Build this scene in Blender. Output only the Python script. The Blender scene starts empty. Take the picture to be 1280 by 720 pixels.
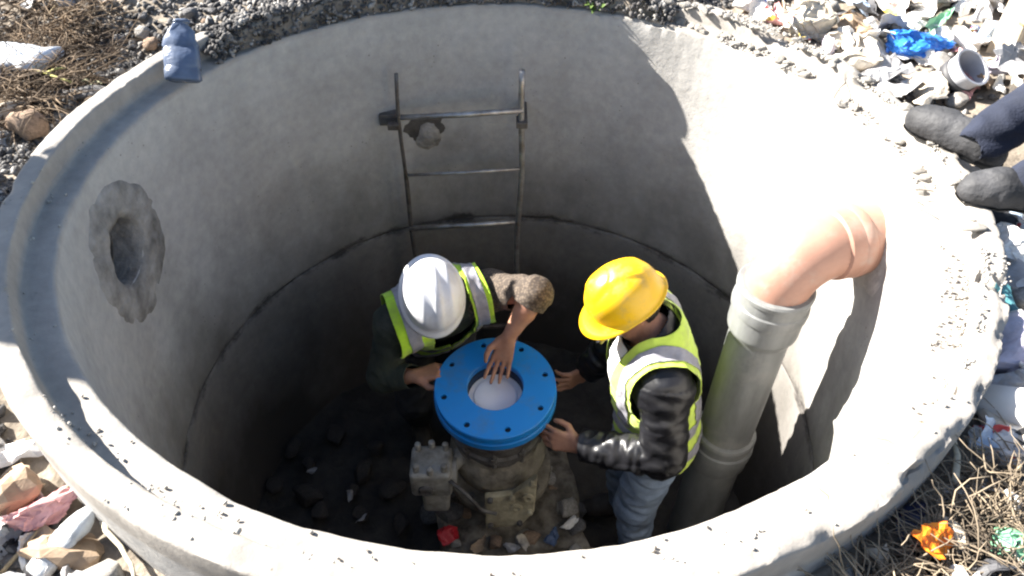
import bpy, bmesh, math, random
import numpy as np
from mathutils import Vector, Matrix, noise, Euler

# ------------------------------------------------------------------ camera, sky, sun, exposure
SC = bpy.context.scene
COL = SC.collection
CAM_F, CAM_P, CAM_YAW, CAM_ROLL = 926.2, 0.756430243, 0.01992, -0.01618
CAM = np.array([0.0027, -1.8405, 1.2559])
SUN_AZ, SUN_EL = math.radians(-22.0), math.radians(33.3)     # direction the light travels, height of the sun
FLOOR = -2.05

def ray(px, py):
    x = (px - 640) / CAM_F; y = (py - 360) / CAM_F
    c, s = math.cos(CAM_ROLL), math.sin(CAM_ROLL); x, y = c*x - s*y, s*x + c*y
    f = math.cos(CAM_P) - y*math.sin(CAM_P); dn = math.sin(CAM_P) + y*math.cos(CAM_P)
    c, s = math.cos(CAM_YAW), math.sin(CAM_YAW); x, f = c*x + s*f, -s*x + c*f
    return np.array([x, f, -dn])
def at(px, py, z):
    r = ray(px, py); return CAM + r*((z - CAM[2]) / r[2])
def at_y(px, py, y):
    r = ray(px, py); return CAM + r*((y - CAM[1]) / r[1])

cam_d = bpy.data.cameras.new('camera'); cam = bpy.data.objects.new('camera', cam_d); COL.objects.link(cam)
cam_d.sensor_fit = 'HORIZONTAL'; cam_d.sensor_width = 36.0; cam_d.lens = 36.0*CAM_F/1280
cam_d.clip_start = 0.02; cam_d.clip_end = 500
fw = ray(640, 360); rt = ray(641, 360) - fw; up = ray(640, 359) - fw
fw, rt, up = [v/np.linalg.norm(v) for v in (fw, rt, up)]
cam.matrix_world = Matrix(((rt[0], up[0], -fw[0], CAM[0]), (rt[1], up[1], -fw[1], CAM[1]), (rt[2], up[2], -fw[2], CAM[2]), (0, 0, 0, 1)))
SC.camera = cam

W = bpy.data.worlds.new('World'); SC.world = W; W.use_nodes = True
nt = W.node_tree
sky = nt.nodes.new('ShaderNodeTexSky'); sky.sky_type = 'NISHITA'; sky.sun_disc = False
sky.sun_elevation = SUN_EL; sky.sun_rotation = math.radians(292)
nt.nodes['Background'].inputs[1].default_value = 0.05
nt.links.new(sky.outputs[0], nt.nodes['Background'].inputs[0])
sd = bpy.data.lights.new('sun', 'SUN'); sun = bpy.data.objects.new('sun', sd); COL.objects.link(sun)
sd.energy = 5.0; sd.angle = math.radians(0.55); sd.color = (1.0, 0.955, 0.88)
SDIR = Vector((math.cos(SUN_AZ)*math.cos(SUN_EL), math.sin(SUN_AZ)*math.cos(SUN_EL), -math.sin(SUN_EL)))
sun.rotation_euler = SDIR.to_track_quat('-Z', 'Y').to_euler(); sun.location = (-6, 3, 6)
vs = SC.view_settings
vs.view_transform = 'Standard'; vs.look = 'None'; vs.gamma = 1.0; vs.use_curve_mapping = False
vs.exposure = 2.3
SC.render.engine = 'CYCLES'
SC.cycles.filter_width = 2.2
SC.cycles.max_bounces = 8; SC.cycles.diffuse_bounces = 5

random.seed(7); RNG = np.random.default_rng(7)
R = math.radians

# ------------------------------------------------------------------ materials
MATS = {}
def mat(name, col, rough=0.7, var=0.25, scale=8.0, bump=0.15, bscale=60.0, metal=0.0, col2=None, spec=0.4, trans=0.0, sheen=0.0, coat=0.0, stretch=None):
    if name in MATS: return MATS[name]
    m = bpy.data.materials.new(name); m.use_nodes = True; n = m.node_tree.nodes; l = m.node_tree.links
    b = n['Principled BSDF']
    b.inputs['Roughness'].default_value = rough; b.inputs['Metallic'].default_value = metal
    b.inputs['Specular IOR Level'].default_value = spec
    if trans: b.inputs['Transmission Weight'].default_value = trans
    if coat: b.inputs['Coat Weight'].default_value = coat
    if sheen: b.inputs['Sheen Weight'].default_value = sheen
    tc = n.new('ShaderNodeTexCoord'); src = tc.outputs['Object']
    if stretch:
        mp = n.new('ShaderNodeMapping'); mp.inputs['Scale'].default_value = stretch; l.new(src, mp.inputs[0]); src = mp.outputs[0]
    t = n.new('ShaderNodeTexNoise'); t.inputs['Scale'].default_value = scale; t.inputs['Detail'].default_value = 7; t.inputs['Roughness'].default_value = 0.62
    l.new(src, t.inputs['Vector'])
    r = n.new('ShaderNodeValToRGB'); l.new(t.outputs[0], r.inputs[0])
    c = np.array(col); lo = np.clip(c*(1 - var), 0, 1); hi = np.clip(c*(1 + var), 0, 1)
    if col2 is not None: lo = np.array(col2)
    r.color_ramp.elements[0].position = 0.32; r.color_ramp.elements[1].position = 0.68
    r.color_ramp.elements[0].color = (*lo, 1); r.color_ramp.elements[1].color = (*hi, 1)
    l.new(r.outputs[0], b.inputs['Base Color'])
    if bump:
        t2 = n.new('ShaderNodeTexNoise'); t2.inputs['Scale'].default_value = bscale; t2.inputs['Detail'].default_value = 5
        l.new(src, t2.inputs['Vector'])
        bp = n.new('ShaderNodeBump'); bp.inputs['Strength'].default_value = bump; bp.inputs['Distance'].default_value = 0.01
        l.new(t2.outputs[0], bp.inputs['Height']); l.new(bp.outputs[0], b.inputs['Normal'])
    MATS[name] = m; return m

def dirty(m, col, lo, hi, scale, amount=.7, seed=0.0):
    """patches of dust or grime with a shape of their own"""
    n, l, b = nodes_of(m); src = b.inputs['Base Color'].links[0].from_socket
    tc = n.new('ShaderNodeTexCoord'); mp = n.new('ShaderNodeMapping'); mp.inputs['Location'].default_value = (seed, seed*2, -seed); l.new(tc.outputs['Object'], mp.inputs[0])
    t = n.new('ShaderNodeTexNoise'); t.inputs['Scale'].default_value = scale; t.inputs['Detail'].default_value = 9; t.inputs['Roughness'].default_value = .68; l.new(mp.outputs[0], t.inputs['Vector'])
    f = ramp(n, l, t.outputs[0], [(lo, (0, 0, 0)), (hi, (amount,)*3)]); l.new(mix(n, l, f, src, col), b.inputs['Base Color'])
    rg = n.new('ShaderNodeMapRange'); l.new(f, rg.inputs[0]); rg.inputs[3].default_value = b.inputs['Roughness'].default_value; rg.inputs[4].default_value = .85; l.new(rg.outputs[0], b.inputs['Roughness'])
    return m
def nodes_of(m): return m.node_tree.nodes, m.node_tree.links, m.node_tree.nodes['Principled BSDF']
def ramp(n, l, src, stops):
    r = n.new('ShaderNodeValToRGB'); l.new(src, r.inputs[0]); e = r.color_ramp.elements
    while len(e) < len(stops): e.new(0.5)
    for k, (p, c) in enumerate(stops): e[k].position = p; e[k].color = (*c, 1) if len(c) == 3 else c
    return r.outputs[0]
def mix(n, l, fac, a, b, mode='MIX'):
    x = n.new('ShaderNodeMixRGB'); x.blend_type = mode
    for k, v in enumerate((fac, a, b)):
        if hasattr(v, 'links'): l.new(v, x.inputs[k])
        elif k == 0: x.inputs[0].default_value = v
        else: x.inputs[k].default_value = (*v, 1)
    return x.outputs[0]

def concrete(name, base, depth_shade):
    """precast concrete: cloudy mottling, drip streaks, pit shade painted darker with depth, fine pores"""
    m = bpy.data.materials.new(name); m.use_nodes = True; n, l, b = nodes_of(m)
    tc = n.new('ShaderNodeNewGeometry'); o = tc.outputs['Position']
    def noi(scale, detail=6, st=None, rough=.6):
        v = o
        if st:
            mp = n.new('ShaderNodeMapping'); mp.inputs['Scale'].default_value = st; l.new(o, mp.inputs[0]); v = mp.outputs[0]
        t = n.new('ShaderNodeTexNoise'); t.inputs['Scale'].default_value = scale; t.inputs['Detail'].default_value = detail; t.inputs['Roughness'].default_value = rough
        l.new(v, t.inputs['Vector']); return t.outputs[0]
    c = np.array(base)
    cl = ramp(n, l, noi(1.7, 8), [(.3, c*.86), (.5, c), (.72, c*1.09)])
    fi = ramp(n, l, noi(26, 6), [(.3, (.84, .84, .84)), (.7, (1.06, 1.05, 1.03))])
    x = mix(n, l, 1.0, cl, fi, 'MULTIPLY')
    st = ramp(n, l, noi(2.0, 4, (2.0, 2.0, .30)), [(.36, (.80, .79, .775)), (.60, (1, 1, 1))])
    x = mix(n, l, 0.40, x, st, 'MULTIPLY')
    bd_ = ramp(n, l, noi(1.0, 4, (.35, .35, 11)), [(.35, (.955, .952, .95)), (.65, (1.02, 1.02, 1.02))]); x = mix(n, l, 1.0, x, bd_, 'MULTIPLY')
    # pit shade painted into the colour: darker with depth, uneven upper edge
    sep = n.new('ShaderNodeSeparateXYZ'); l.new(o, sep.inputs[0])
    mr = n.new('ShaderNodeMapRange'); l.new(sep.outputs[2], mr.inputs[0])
    mr.inputs[1].default_value = depth_shade[0]; mr.inputs[2].default_value = depth_shade[1]; mr.inputs[3].default_value = 1; mr.inputs[4].default_value = 0
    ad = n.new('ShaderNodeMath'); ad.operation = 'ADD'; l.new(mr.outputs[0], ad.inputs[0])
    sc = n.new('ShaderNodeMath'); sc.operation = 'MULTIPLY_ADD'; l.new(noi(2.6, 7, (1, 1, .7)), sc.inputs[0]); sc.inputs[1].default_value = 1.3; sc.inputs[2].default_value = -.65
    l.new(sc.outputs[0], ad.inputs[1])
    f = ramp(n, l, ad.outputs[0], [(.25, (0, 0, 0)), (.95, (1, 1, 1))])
    x = mix(n, l, f, x, tuple(np.array(base)*np.array(depth_shade[2])))
    # black grime along the joint, patchy
    ab = n.new('ShaderNodeMath'); ab.operation = 'ADD'; l.new(sep.outputs[2], ab.inputs[0]); ab.inputs[1].default_value = 1.104
    ab2 = n.new('ShaderNodeMath'); ab2.operation = 'ABSOLUTE'; l.new(ab.outputs[0], ab2.inputs[0])
    gr = n.new('ShaderNodeMapRange'); l.new(ab2.outputs[0], gr.inputs[0]); gr.inputs[1].default_value = 0; gr.inputs[2].default_value = .085; gr.inputs[3].default_value = .62; gr.inputs[4].default_value = -.25
    ad2 = n.new('ShaderNodeMath'); ad2.operation = 'ADD'; l.new(gr.outputs[0], ad2.inputs[0])
    sc2 = n.new('ShaderNodeMath'); sc2.operation = 'MULTIPLY_ADD'; l.new(noi(4.5, 9, (1, 1, 1.6), .7), sc2.inputs[0]); sc2.inputs[1].default_value = 2.4; sc2.inputs[2].default_value = -1.2
    l.new(sc2.outputs[0], ad2.inputs[1])
    f2 = ramp(n, l, ad2.outputs[0], [(.40, (0, 0, 0)), (.75, (.85, .85, .85))]); x = mix(n, l, f2, x, (.03, .027, .025))
    # rim darker and slightly warmer than the wall
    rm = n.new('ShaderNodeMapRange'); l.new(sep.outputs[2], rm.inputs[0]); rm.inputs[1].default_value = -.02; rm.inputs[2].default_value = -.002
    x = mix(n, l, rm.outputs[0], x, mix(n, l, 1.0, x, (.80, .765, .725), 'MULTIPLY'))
    # pores
    vo = n.new('ShaderNodeTexVoronoi'); vo.inputs['Scale'].default_value = 34; l.new(o, vo.inputs['Vector'])
    po = ramp(n, l, vo.outputs['Distance'], [(.07, (.45, .44, .42)), (.13, (1, 1, 1))])
    big = ramp(n, l, noi(5, 3), [(.52, (0, 0, 0)), (.62, (1, 1, 1))])
    x = mix(n, l, big, x, mix(n, l, 1.0, x, po, 'MULTIPLY'))
    l.new(x, b.inputs['Base Color']); b.inputs['Roughness'].default_value = .88; b.inputs['Specular IOR Level'].default_value = .25
    bp = n.new('ShaderNodeBump'); bp.inputs['Strength'].default_value = .35; bp.inputs['Distance'].default_value = .008
    l.new(noi(42, 8, None, .7), bp.inputs['Height'])
    bp2 = n.new('ShaderNodeBump'); bp2.inputs['Strength'].default_value = .22; bp2.inputs['Distance'].default_value = .02
    l.new(noi(6, 4), bp2.inputs['Height']); l.new(bp2.outputs[0], bp.inputs['Normal']); l.new(bp.outputs[0], b.inputs['Normal'])
    return m

# ------------------------------------------------------------------ object helpers
def tag(o, label=None, cat=None, group=None, kind=None):
    for k, v in (('label', label), ('category', cat), ('group', group), ('kind', kind)):
        if v: o[k] = v
    return o
def empty(name, loc, label, cat, group=None):
    o = bpy.data.objects.new(name, None); COL.objects.link(o); o.location = loc; o.empty_display_size = .1
    return tag(o, label, cat, group)
def new_mesh(name, V, F, smooth=True):
    me = bpy.data.meshes.new(name); me.from_pydata([tuple(v) for v in V], [], [tuple(f) for f in F]); me.update()
    if smooth: me.shade_smooth()
    return me
def obj(name, V, F, m, parent=None, smooth=True, loc=None):
    """V in world coordinates; the mesh is stored relative to its parent's (unrotated) base or to loc"""
    V = np.asarray(V, float)
    off = np.zeros(3)
    if parent is not None:
        p = parent
        while p is not None: off += np.array(p.location); p = p.parent
    elif loc is not None: off = np.array(loc, float)
    o = bpy.data.objects.new(name, new_mesh(name, V - off, F, smooth)); COL.objects.link(o)
    if parent is not None: o.parent = parent
    elif loc is not None: o.location = loc
    if m: o.data.materials.append(m)
    return o
def evaluated(o):
    dg = bpy.context.evaluated_depsgraph_get(); me = bpy.data.meshes.new_from_object(o.evaluated_get(dg))
    o.modifiers.clear(); o.data = me
def solidify(o, t, offset=0.0):
    md = o.modifiers.new('s', 'SOLIDIFY'); md.thickness = t; md.offset = offset; return o
def bevel(o, w, seg=2, ang=40):
    md = o.modifiers.new('b', 'BEVEL'); md.width = w; md.segments = seg; md.limit_method = 'ANGLE'; md.angle_limit = R(ang); return o

class MB:
    def __init__(s): s.V = []; s.F = []
    def add(s, V, F):
        k = len(s.V); s.V += [tuple(v) for v in V]; s.F += [tuple(i + k for i in f) for f in F]; return s
    def box(s, c, size, M=None):
        a, b, d = np.array(size)/2
        P = np.array([(x, y, z) for x in (-a, a) for y in (-b, b) for z in (-d, d)])
        if M is not None: P = P @ np.array(M).T
        return s.add(P + np.array(c), [(0, 1, 3, 2), (4, 6, 7, 5), (0, 4, 5, 1), (2, 3, 7, 6), (0, 2, 6, 4), (1, 5, 7, 3)])
    def tube(s, path, rad, n=12, cap=True):
        P = [np.array(p, float) for p in path]; m = len(P)
        rad = [rad]*m if np.isscalar(rad) else rad
        t0 = P[1] - P[0]; t0 /= np.linalg.norm(t0)
        u = np.cross(t0, (0, 0, 1.0) if abs(t0[2]) < .9 else (1.0, 0, 0)); u /= np.linalg.norm(u)
        V = []
        for i in range(m):
            t = P[min(i+1, m-1)] - P[max(i-1, 0)]; t /= (np.linalg.norm(t) + 1e-9)
            u = u - t*(u @ t); u /= np.linalg.norm(u); w = np.cross(t, u)
            for k in range(n):
                a = 2*math.pi*k/n; V.append(P[i] + rad[i]*(math.cos(a)*u + math.sin(a)*w))
        F = [(i*n+k, i*n+(k+1) % n, (i+1)*n+(k+1) % n, (i+1)*n+k) for i in range(m-1) for k in range(n)]
        if cap: F += [tuple(range(n))[::-1], tuple((m-1)*n + k for k in range(n))]
        return s.add(V, F)
    def lathe(s, prof, n=48, c=(0, 0, 0), M=None, close=False):
        V = []; m = len(prof)
        for r, z in prof:
            for k in range(n):
                a = 2*math.pi*k/n; V.append((r*math.cos(a), r*math.sin(a), z))
        V = np.array(V)
        if M is not None: V = V @ np.array(M).T
        F = [(i*n+k, i*n+(k+1) % n, ((i+1) % m)*n+(k+1) % n, ((i+1) % m)*n+k) for i in range(m if close else m-1) for k in range(n)]
        if not close:
            F += [tuple(range(n))[::-1], tuple((m-1)*n + k for k in range(n))]
        return s.add(V + np.array(c), F)
    def obj(s, name, m, parent=None, smooth=True, loc=None): return obj(name, s.V, s.F, m, parent, smooth, loc)

def sharp(o, ang=35):
    """smooth shading with hard edges kept"""
    bm = bmesh.new(); bm.from_mesh(o.data); bmesh.ops.recalc_face_normals(bm, faces=bm.faces)
    for e in bm.edges:
        if len(e.link_faces) == 2 and e.calc_face_angle(0) > R(ang): e.smooth = False
    bm.to_mesh(o.data); bm.free(); return o
def nz(p, s=1.0, seed=0.0): return noise.noise(Vector((p[0]*s + seed, p[1]*s + seed*1.7, p[2]*s - seed)))
def fbm(p, s=1.0, seed=0.0, oct=4):
    a = 0; w = 1
    for k in range(oct): a += w*nz(p, s, seed + k*7.3); w *= .5; s *= 2.1
    return a
def smooth01(x): x = max(0.0, min(1.0, x)); return x*x*(3 - 2*x)
def norm(v): v = np.asarray(v, float); return v/np.linalg.norm(v)

# ------------------------------------------------------------------ the ground
def ang_in(t, a, b, soft):      # 1 inside [a,b] degrees, fading over soft
    m = (a + b)/2; h = (b - a)/2; d = abs((t - m + 180) % 360 - 180)
    return smooth01((h - d)/soft + .5)
def back_mask(t): return ang_in(t, 58, 146, 14)
def ground_z(x, y):
    r = math.hypot(x, y); t = math.degrees(math.atan2(y, x))
    b = back_mask(t)
    z = -.02 + .095*b
    z += -.05*ang_in(t, -90, -28, 36) - .12*ang_in(t, -150, -88, 24) - .02*ang_in(t, -28, 20, 20) - .05*ang_in(t, 146, 212, 20)
    o = max(0, r - 1.36)
    z += .16*smooth01(o/1.2)*ang_in(t, -5, 75, 30) + .10*smooth01(o/1.0)*b + .05*smooth01(o/.8)*ang_in(t, 120, 190, 20)
    far = smooth01((r - 4)/6)
    z = z*(1 - far) + .05*far
    z += (.035*fbm((x, y, 0), 2.2, 3) + .012*fbm((x, y, 0), 9, 5))*smooth01(o/.15 + .1)
    z += .9*fbm((x, y, 0), .06, 9, 3)*smooth01((r - 8)/20)
    return z
V = []; F = []; NT = 200
radii = [0, .03, .08, .14, .2] + [.2 + .06*k for k in range(1, 26)] + [1.8*1.18**k + .0 for k in range(1, 22)]
for i, q in enumerate([-1] + radii):
    for k in range(NT):
        t = 2*math.pi*k/NT; td = math.degrees(t); td = td - 360 if td > 180 else td
        r0 = 1.33 - .105*back_mask(td)
        r = r0 + max(q, 0); x, y = r*math.cos(t), r*math.sin(t)
        V.append((x, y, -.5 if q < 0 else ground_z(x, y)))
for i in range(len(radii)):
    for k in range(NT): F.append((i*NT+k, (i+1)*NT+k, (i+1)*NT+(k+1) % NT, i*NT+(k+1) % NT))
gm = mat('ground_soil', (.24, .205, .165), .95, .45, 5.5, .8, 40, spec=.1, col2=(.09, .075, .06))
ground = obj('ground', V, F, gm); tag(ground, kind='structure')

# ------------------------------------------------------------------ the concrete chamber
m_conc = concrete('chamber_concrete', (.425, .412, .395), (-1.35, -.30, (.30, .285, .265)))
m_conc2 = concrete('chamber_concrete_damp_shaded', (.20, .19, .178), (-1.75, -1.0, (.32, .30, .285)))  # moist lower ring, with pit shade painted darker towards the floor
m_mortar = mat('mortar', (.33, .31, .285), .95, .10, 15, 1.0, 40, spec=.1, col2=(.14, .13, .115))
chamber = empty('concrete_chamber', (0, 0, FLOOR), 'round precast concrete chamber sunk in the ground with stepped rim', 'chamber')
def ring(name, prof, m, rough, n=760, chip=True):
    V = []; F = []; k = len(prof)
    for i in range(n):
        t = 2*math.pi*i/n; c, s = math.cos(t), math.sin(t); td = math.degrees(t); td = td - 360 if td > 180 else td
        for j, (r, z) in enumerate(prof):
            p = (c*r, s*r, z)
            dr = .0035*fbm(p, 3.1, 2) + .0015*fbm(p, 11, 4); dz = 0
            if chip and z > -.06:
                e = fbm(p, 9, 31); e2 = fbm(p, 21, 11)
                dz += .004*fbm(p, 7, 8) + .0025*e2
                edge = min(abs(r - 1.2) + abs(z)*1.2, abs(r - 1.281) + abs(z - HL), abs(r - 1.340) + abs(z - HL))
                if edge < .016:
                    w_ = .18 + ang_in(td, -62, 74, 20)
                    q = (max(0, e - .05)*.028 + max(0, e2)*.012)*w_*(1 - edge/.02)
                    if r > 1.24: q *= 1.5
                    dz -= q; dr += q*(.8 if abs(r - 1.2) < .03 else -.8 if r > 1.32 else .5)
                # broken places in the upstanding lip
                for (bt, bw) in ((-24.5, 1.3), (38, 5), (61, 9), (20, 2.2)):
                    if r > 1.262 and z > .006:
                        g = smooth01(1.2 - abs(td - bt - 2.0*nz(p, 14, 3))/bw)
                        dz -= g*(.035 + .02*e2)*min(1, z/HL)
            V.append((c*(r + dr), s*(r + dr), z + dz))
    for i in range(n):
        for j in range(k):
            a, b = i, (i+1) % n; q = (j+1) % k
            F.append((a*k+j, a*k+q, b*k+q, b*k+j))
    o = obj(name, V, F, m, chamber); return sharp(o, 50)
HL = .068                                                    # height of the upstanding outer lip
top = [(1.340, -.95), (1.340, -.6), (1.340, -.3), (1.340, -.12), (1.340, -.04), (1.340, .02), (1.340, HL - .008), (1.338, HL - .002), (1.333, HL), (1.325, HL), (1.315, HL), (1.30, HL), (1.287, HL),
       (1.282, HL - .002), (1.280, HL - .007), (1.279, .04), (1.277, .02), (1.275, .005), (1.271, .001), (1.255, 0), (1.238, 0), (1.22, 0), (1.209, 0), (1.204, -.002), (1.201, -.006), (1.2, -.016)]
top += [(1.2, -.016 - (1.0775-.016)*q/26) for q in range(1, 26)] + [(1.2, -1.09), (1.202, -1.098), (1.206, -1.1), (1.28, -1.1), (1.340, -1.1)]
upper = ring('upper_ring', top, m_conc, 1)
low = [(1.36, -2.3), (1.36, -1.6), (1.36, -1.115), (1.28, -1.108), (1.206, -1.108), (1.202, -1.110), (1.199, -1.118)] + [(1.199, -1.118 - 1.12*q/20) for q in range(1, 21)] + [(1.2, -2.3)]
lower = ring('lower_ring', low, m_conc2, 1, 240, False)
mj = MB(); V = []; F = []                                    # raked mortar in the joint, broken away here and there
for i in range(240):
    t = 2*math.pi*i/240; c, s = math.cos(t), math.sin(t)
    w = .006 + .012*max(0, fbm((c, s, 1), 5, 5)) ; q = 1.2075 + .02*max(0, fbm((c, s, 0), 7, 2))
    zz = -1.104
    for r, z in ((1.25, zz + w), (q - .003, zz + w), (q - .006, zz), (q - .003, zz - w), (1.25, zz - w)): V.append((c*r, s*r, z))
for i in range(240):
    for j in range(4): a, b = i*5, ((i+1) % 240)*5; F.append((a+j, a+j+1, b+j+1, b+j))
obj('joint_mortar', V, F, mat('joint_mortar', (.11, .10, .095), .95, .5, 5, .8, 50, spec=.1, col2=(.03, .027, .025)), chamber)
# knocked-out opening with pipe in the wall
HT, HZ = R(-178.8), -.30
hd = np.array([math.cos(HT), math.sin(HT), 0]); hs = np.array([-hd[1], hd[0], 0])
cut = MB(); cut.lathe([(.112, -.35), (.112, .35)], 40, hd*1.25 + np.array((0, 0, HZ)), np.stack([hs, (0, 0, 1), hd], 1))
co = cut.obj('cutter', None); bpy.context.view_layer.update()
md = upper.modifiers.new('h', 'BOOLEAN'); md.object = co; md.operation = 'DIFFERENCE'; md.solver = 'EXACT'
evaluated(upper); bpy.data.objects.remove(co)
V = []; F = []; n = 72
for i in range(n):                                           # ragged collar of mortar round the opening
    a = 2*math.pi*i/n; c, s = math.cos(a), math.sin(a)
    w = 1 + .26*fbm((c, s, 0), 1.1, 4)
    for j, (r, o_) in enumerate(((.098, -.10), (.100, -.03), (.108, .002), (.124, .010), (.150, .011), (.172, .009), (.194, .005), (.212, .001), (.220, -.008))):
        rr = r if j < 3 else .108 + (r - .108)*w*1.12
        y_, z_ = rr*c, rr*s*1.05 - (.012 if j > 3 else 0)
        lift = o_ + (.007*fbm((y_*9, z_*9, 1), 2.2, 3) if j > 1 else 0)
        rad = 1.2 - lift; th = HT + y_/1.2
        V.append((rad*math.cos(th), rad*math.sin(th), HZ + z_))
for i in range(n):
    for j in range(8): a, b = i*9, ((i+1) % n)*9; F.append((a+j, a+j+1, b+j+1, b+j))
obj('mortar_collar', V, F, mat('patch_mortar', (.33, .315, .295), .95, .10, 10, .9, 34, spec=.1, col2=(.12, .112, .103)), chamber)
pb = MB(); pb.lathe([(.092, .06), (.092, .5), (.099, .5), (.099, .06)], 40, hd*1.225 + np.array((0, 0, HZ)), np.stack([hs, (0, 0, 1), hd], 1), True)
sharp(pb.obj('pipe_sleeve', mat('sleeve_plastic', (.09, .085, .08), .7, .3, 10, .3), chamber))
pb = MB(); pb.lathe([(.001, 0), (.096, 0), (.096, .01), (.001, .01)], 32, hd*1.70 + np.array((0, 0, HZ)), np.stack([hs, (0, 0, 1), hd], 1), True)
pb.obj('sleeve_end', mat('dark_earth', (.02, .018, .016), 1, .3), chamber)
# rough patch in the wall behind the ladder and the collar where the elbow enters
def wall_patch(name, px, py, w, h, lift, m, seed, n=30, dent=0):
    r = ray(px, py); a = r[0]**2 + r[1]**2; b = 2*(CAM[0]*r[0] + CAM[1]*r[1]); c_ = CAM[0]**2 + CAM[1]**2 - 1.44
    p = CAM + r*((-b + math.sqrt(b*b - 4*a*c_))/2/a); th0 = math.atan2(p[1], p[0]); V = []; F = []
    rings = 7
    for j in range(rings):
        q = j/(rings-1)
        for i in range(n):
            an = 2*math.pi*i/n; e = 1 + .30*fbm((math.cos(an), math.sin(an), 0), 1.5, seed)
            u = q*w*e*math.cos(an); v = q*h*e*math.sin(an)
            l_ = lift*(1 - q**3) - .004 - (dent*(1-q)**.5) + .006*fbm((u*20, v*20, 0), 1.2, seed)*(1-q)
            V.append(((1.2 - l_)*math.cos(th0 + u/1.2), (1.2 - l_)*math.sin(th0 + u/1.2), p[2] + v))
    for j in range(rings-1):
        for i in range(n): F.append((j*n+i, (j+1)*n+i, (j+1)*n+(i+1) % n, j*n+(i+1) % n))
    return obj(name, V, F, m, chamber)
wall_patch('mortar_patch', 535, 170, .062, .075, .022, m_mortar, 5)
wall_patch('damp_patch', 528, 160, .105, .085, .008, mat('dark_mortar', (.07, .063, .056), .95, .4, 18, .7), 9)
wall_patch('mortar_patch', 1086, 300, .19, .185, .016, mat('pale_mortar', (.42, .39, .36), .95, .25, 12, .8, 40), 3)
# the floor of the pit
V = []; F = []; n = 120
rr = [.02 + 1.19*q/26 for q in range(27)]
for r in rr:
    for k in range(n):
        t = 2*math.pi*k/n; x, y = r*math.cos(t), r*math.sin(t)
        V.append((x, y, FLOOR + .05*fbm((x, y, 0), 3.3, 12) + .022*fbm((x, y, 0), 12, 3) - .01))
for i in range(26):
    for k in range(n): F.append((i*n+k, (i+1)*n+k, (i+1)*n+(k+1) % n, i*n+(k+1) % n))
F.append(tuple(range(n)))
tag(obj('pit_floor', V, F, mat('mud', (.04, .035, .03), .75, .5, 7, .9, 30, col2=(.02, .017, .015))), kind='structure')

# ------------------------------------------------------------------ elbow and pipe
m_grey = mat('grey_plastic', (.185, .19, .188), .45, .2, 5, .06, 40, col2=(.12, .122, .12), stretch=(2, 2, .5))
m_orange = mat('orange_plastic', (.37, .205, .15), .5, .10, 6, .05, 40, col2=(.30, .165, .12))
PX, PY = .905, -.075
pipe = empty('drain_pipe', (PX, PY, FLOOR), 'grey plastic standpipe with orange elbow turning into the sunlit wall', 'pipe')
mb = MB(); mb.lathe([(.104, FLOOR - .05), (.104, -.50), (.097, -.50), (.097, FLOOR - .05)], 48, (PX, PY, 0), None, True); sharp(mb.obj('pipe_barrel', m_grey, pipe))
mb = MB(); mb.lathe([(.105, -.62), (.108, -.60), (.119, -.585), (.121, -.57), (.121, -.50), (.126, -.495), (.128, -.475), (.126, -.455), (.121, -.45), (.121, -.415), (.126, -.41), (.127, -.395), (.122, -.388), (.106, -.388), (.104, -.62)], 56, (PX, PY, 0), None, True); sharp(mb.obj('socket', m_grey, pipe), 30)
mb = MB(); mb.lathe([(.105, -1.38), (.112, -1.375), (.118, -1.36), (.118, -1.30), (.124, -1.295), (.126, -1.27), (.124, -1.25), (.116, -1.245), (.116, -1.215), (.121, -1.21), (.122, -1.195), (.118, -1.185), (.105, -1.18)], 56, (PX, PY, 0)); sharp(mb.obj('coupling', m_grey, pipe), 30)
ex = norm((1.2 - PX, .02 - PY, 0)); BR = .155; ez = -.262
path = [(PX, PY, -.47), (PX, PY, -.43)]; 
for q in range(13):
    a = math.pi/2*q/12; path.append(np.array((PX, PY, ez - BR)) + ex*BR*(1 - math.cos(a)) + np.array((0, 0, BR*math.sin(a))))
path += [np.array((PX, PY, ez)) + ex*(BR + .03)]
mb = MB(); mb.tube(path, .107, 48); el = mb.obj('elbow', m_orange, pipe)
mb = MB(); e0 = np.array((PX, PY, ez)) + ex*(BR - .005)
side = np.cross(ex, (0, 0, 1)); mb.lathe([(.107, 0), (.116, .006), (.118, .02), (.118, .055), (.121, .06), (.122, .075), (.121, .088), (.117, .094), (.118, .2), (.105, .2), (.105, 0)], 56, e0, np.stack([side, (0, 0, 1), ex], 1), True)
sharp(mb.obj('elbow_socket', m_orange, el), 30)

# ------------------------------------------------------------------ ladder
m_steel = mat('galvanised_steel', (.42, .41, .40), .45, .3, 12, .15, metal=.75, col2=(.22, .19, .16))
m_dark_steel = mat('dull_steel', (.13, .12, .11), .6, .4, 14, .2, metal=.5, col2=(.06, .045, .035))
LY = 1.02
a1 = at_y(495, 92, LY); b1 = at_y(653, 88, LY)
ladder = empty('ladder', ((a1[0] + b1[0])/2, LY, FLOOR), 'thin metal ladder standing against the shaded far wall', 'ladder')
lx, rx = at_y(506, 200, LY)[0] , at_y(650, 200, LY)[0]
def wob(x, z, k): return (x + .006*math.sin(z*4 + k) + .004*math.sin(z*9 + 2*k), LY + .006*math.sin(z*5 + k), z)
mb = MB(); zs = np.linspace(a1[2], FLOOR, 24); mb.tube([wob(lx + (a1[0]-lx)*max(0, (z+.6)/(a1[2]+.6)), z, 1) for z in zs], [.0085 if z > -.72 else .011 for z in zs], 10); mb.obj('rail', m_dark_steel, ladder)
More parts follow.
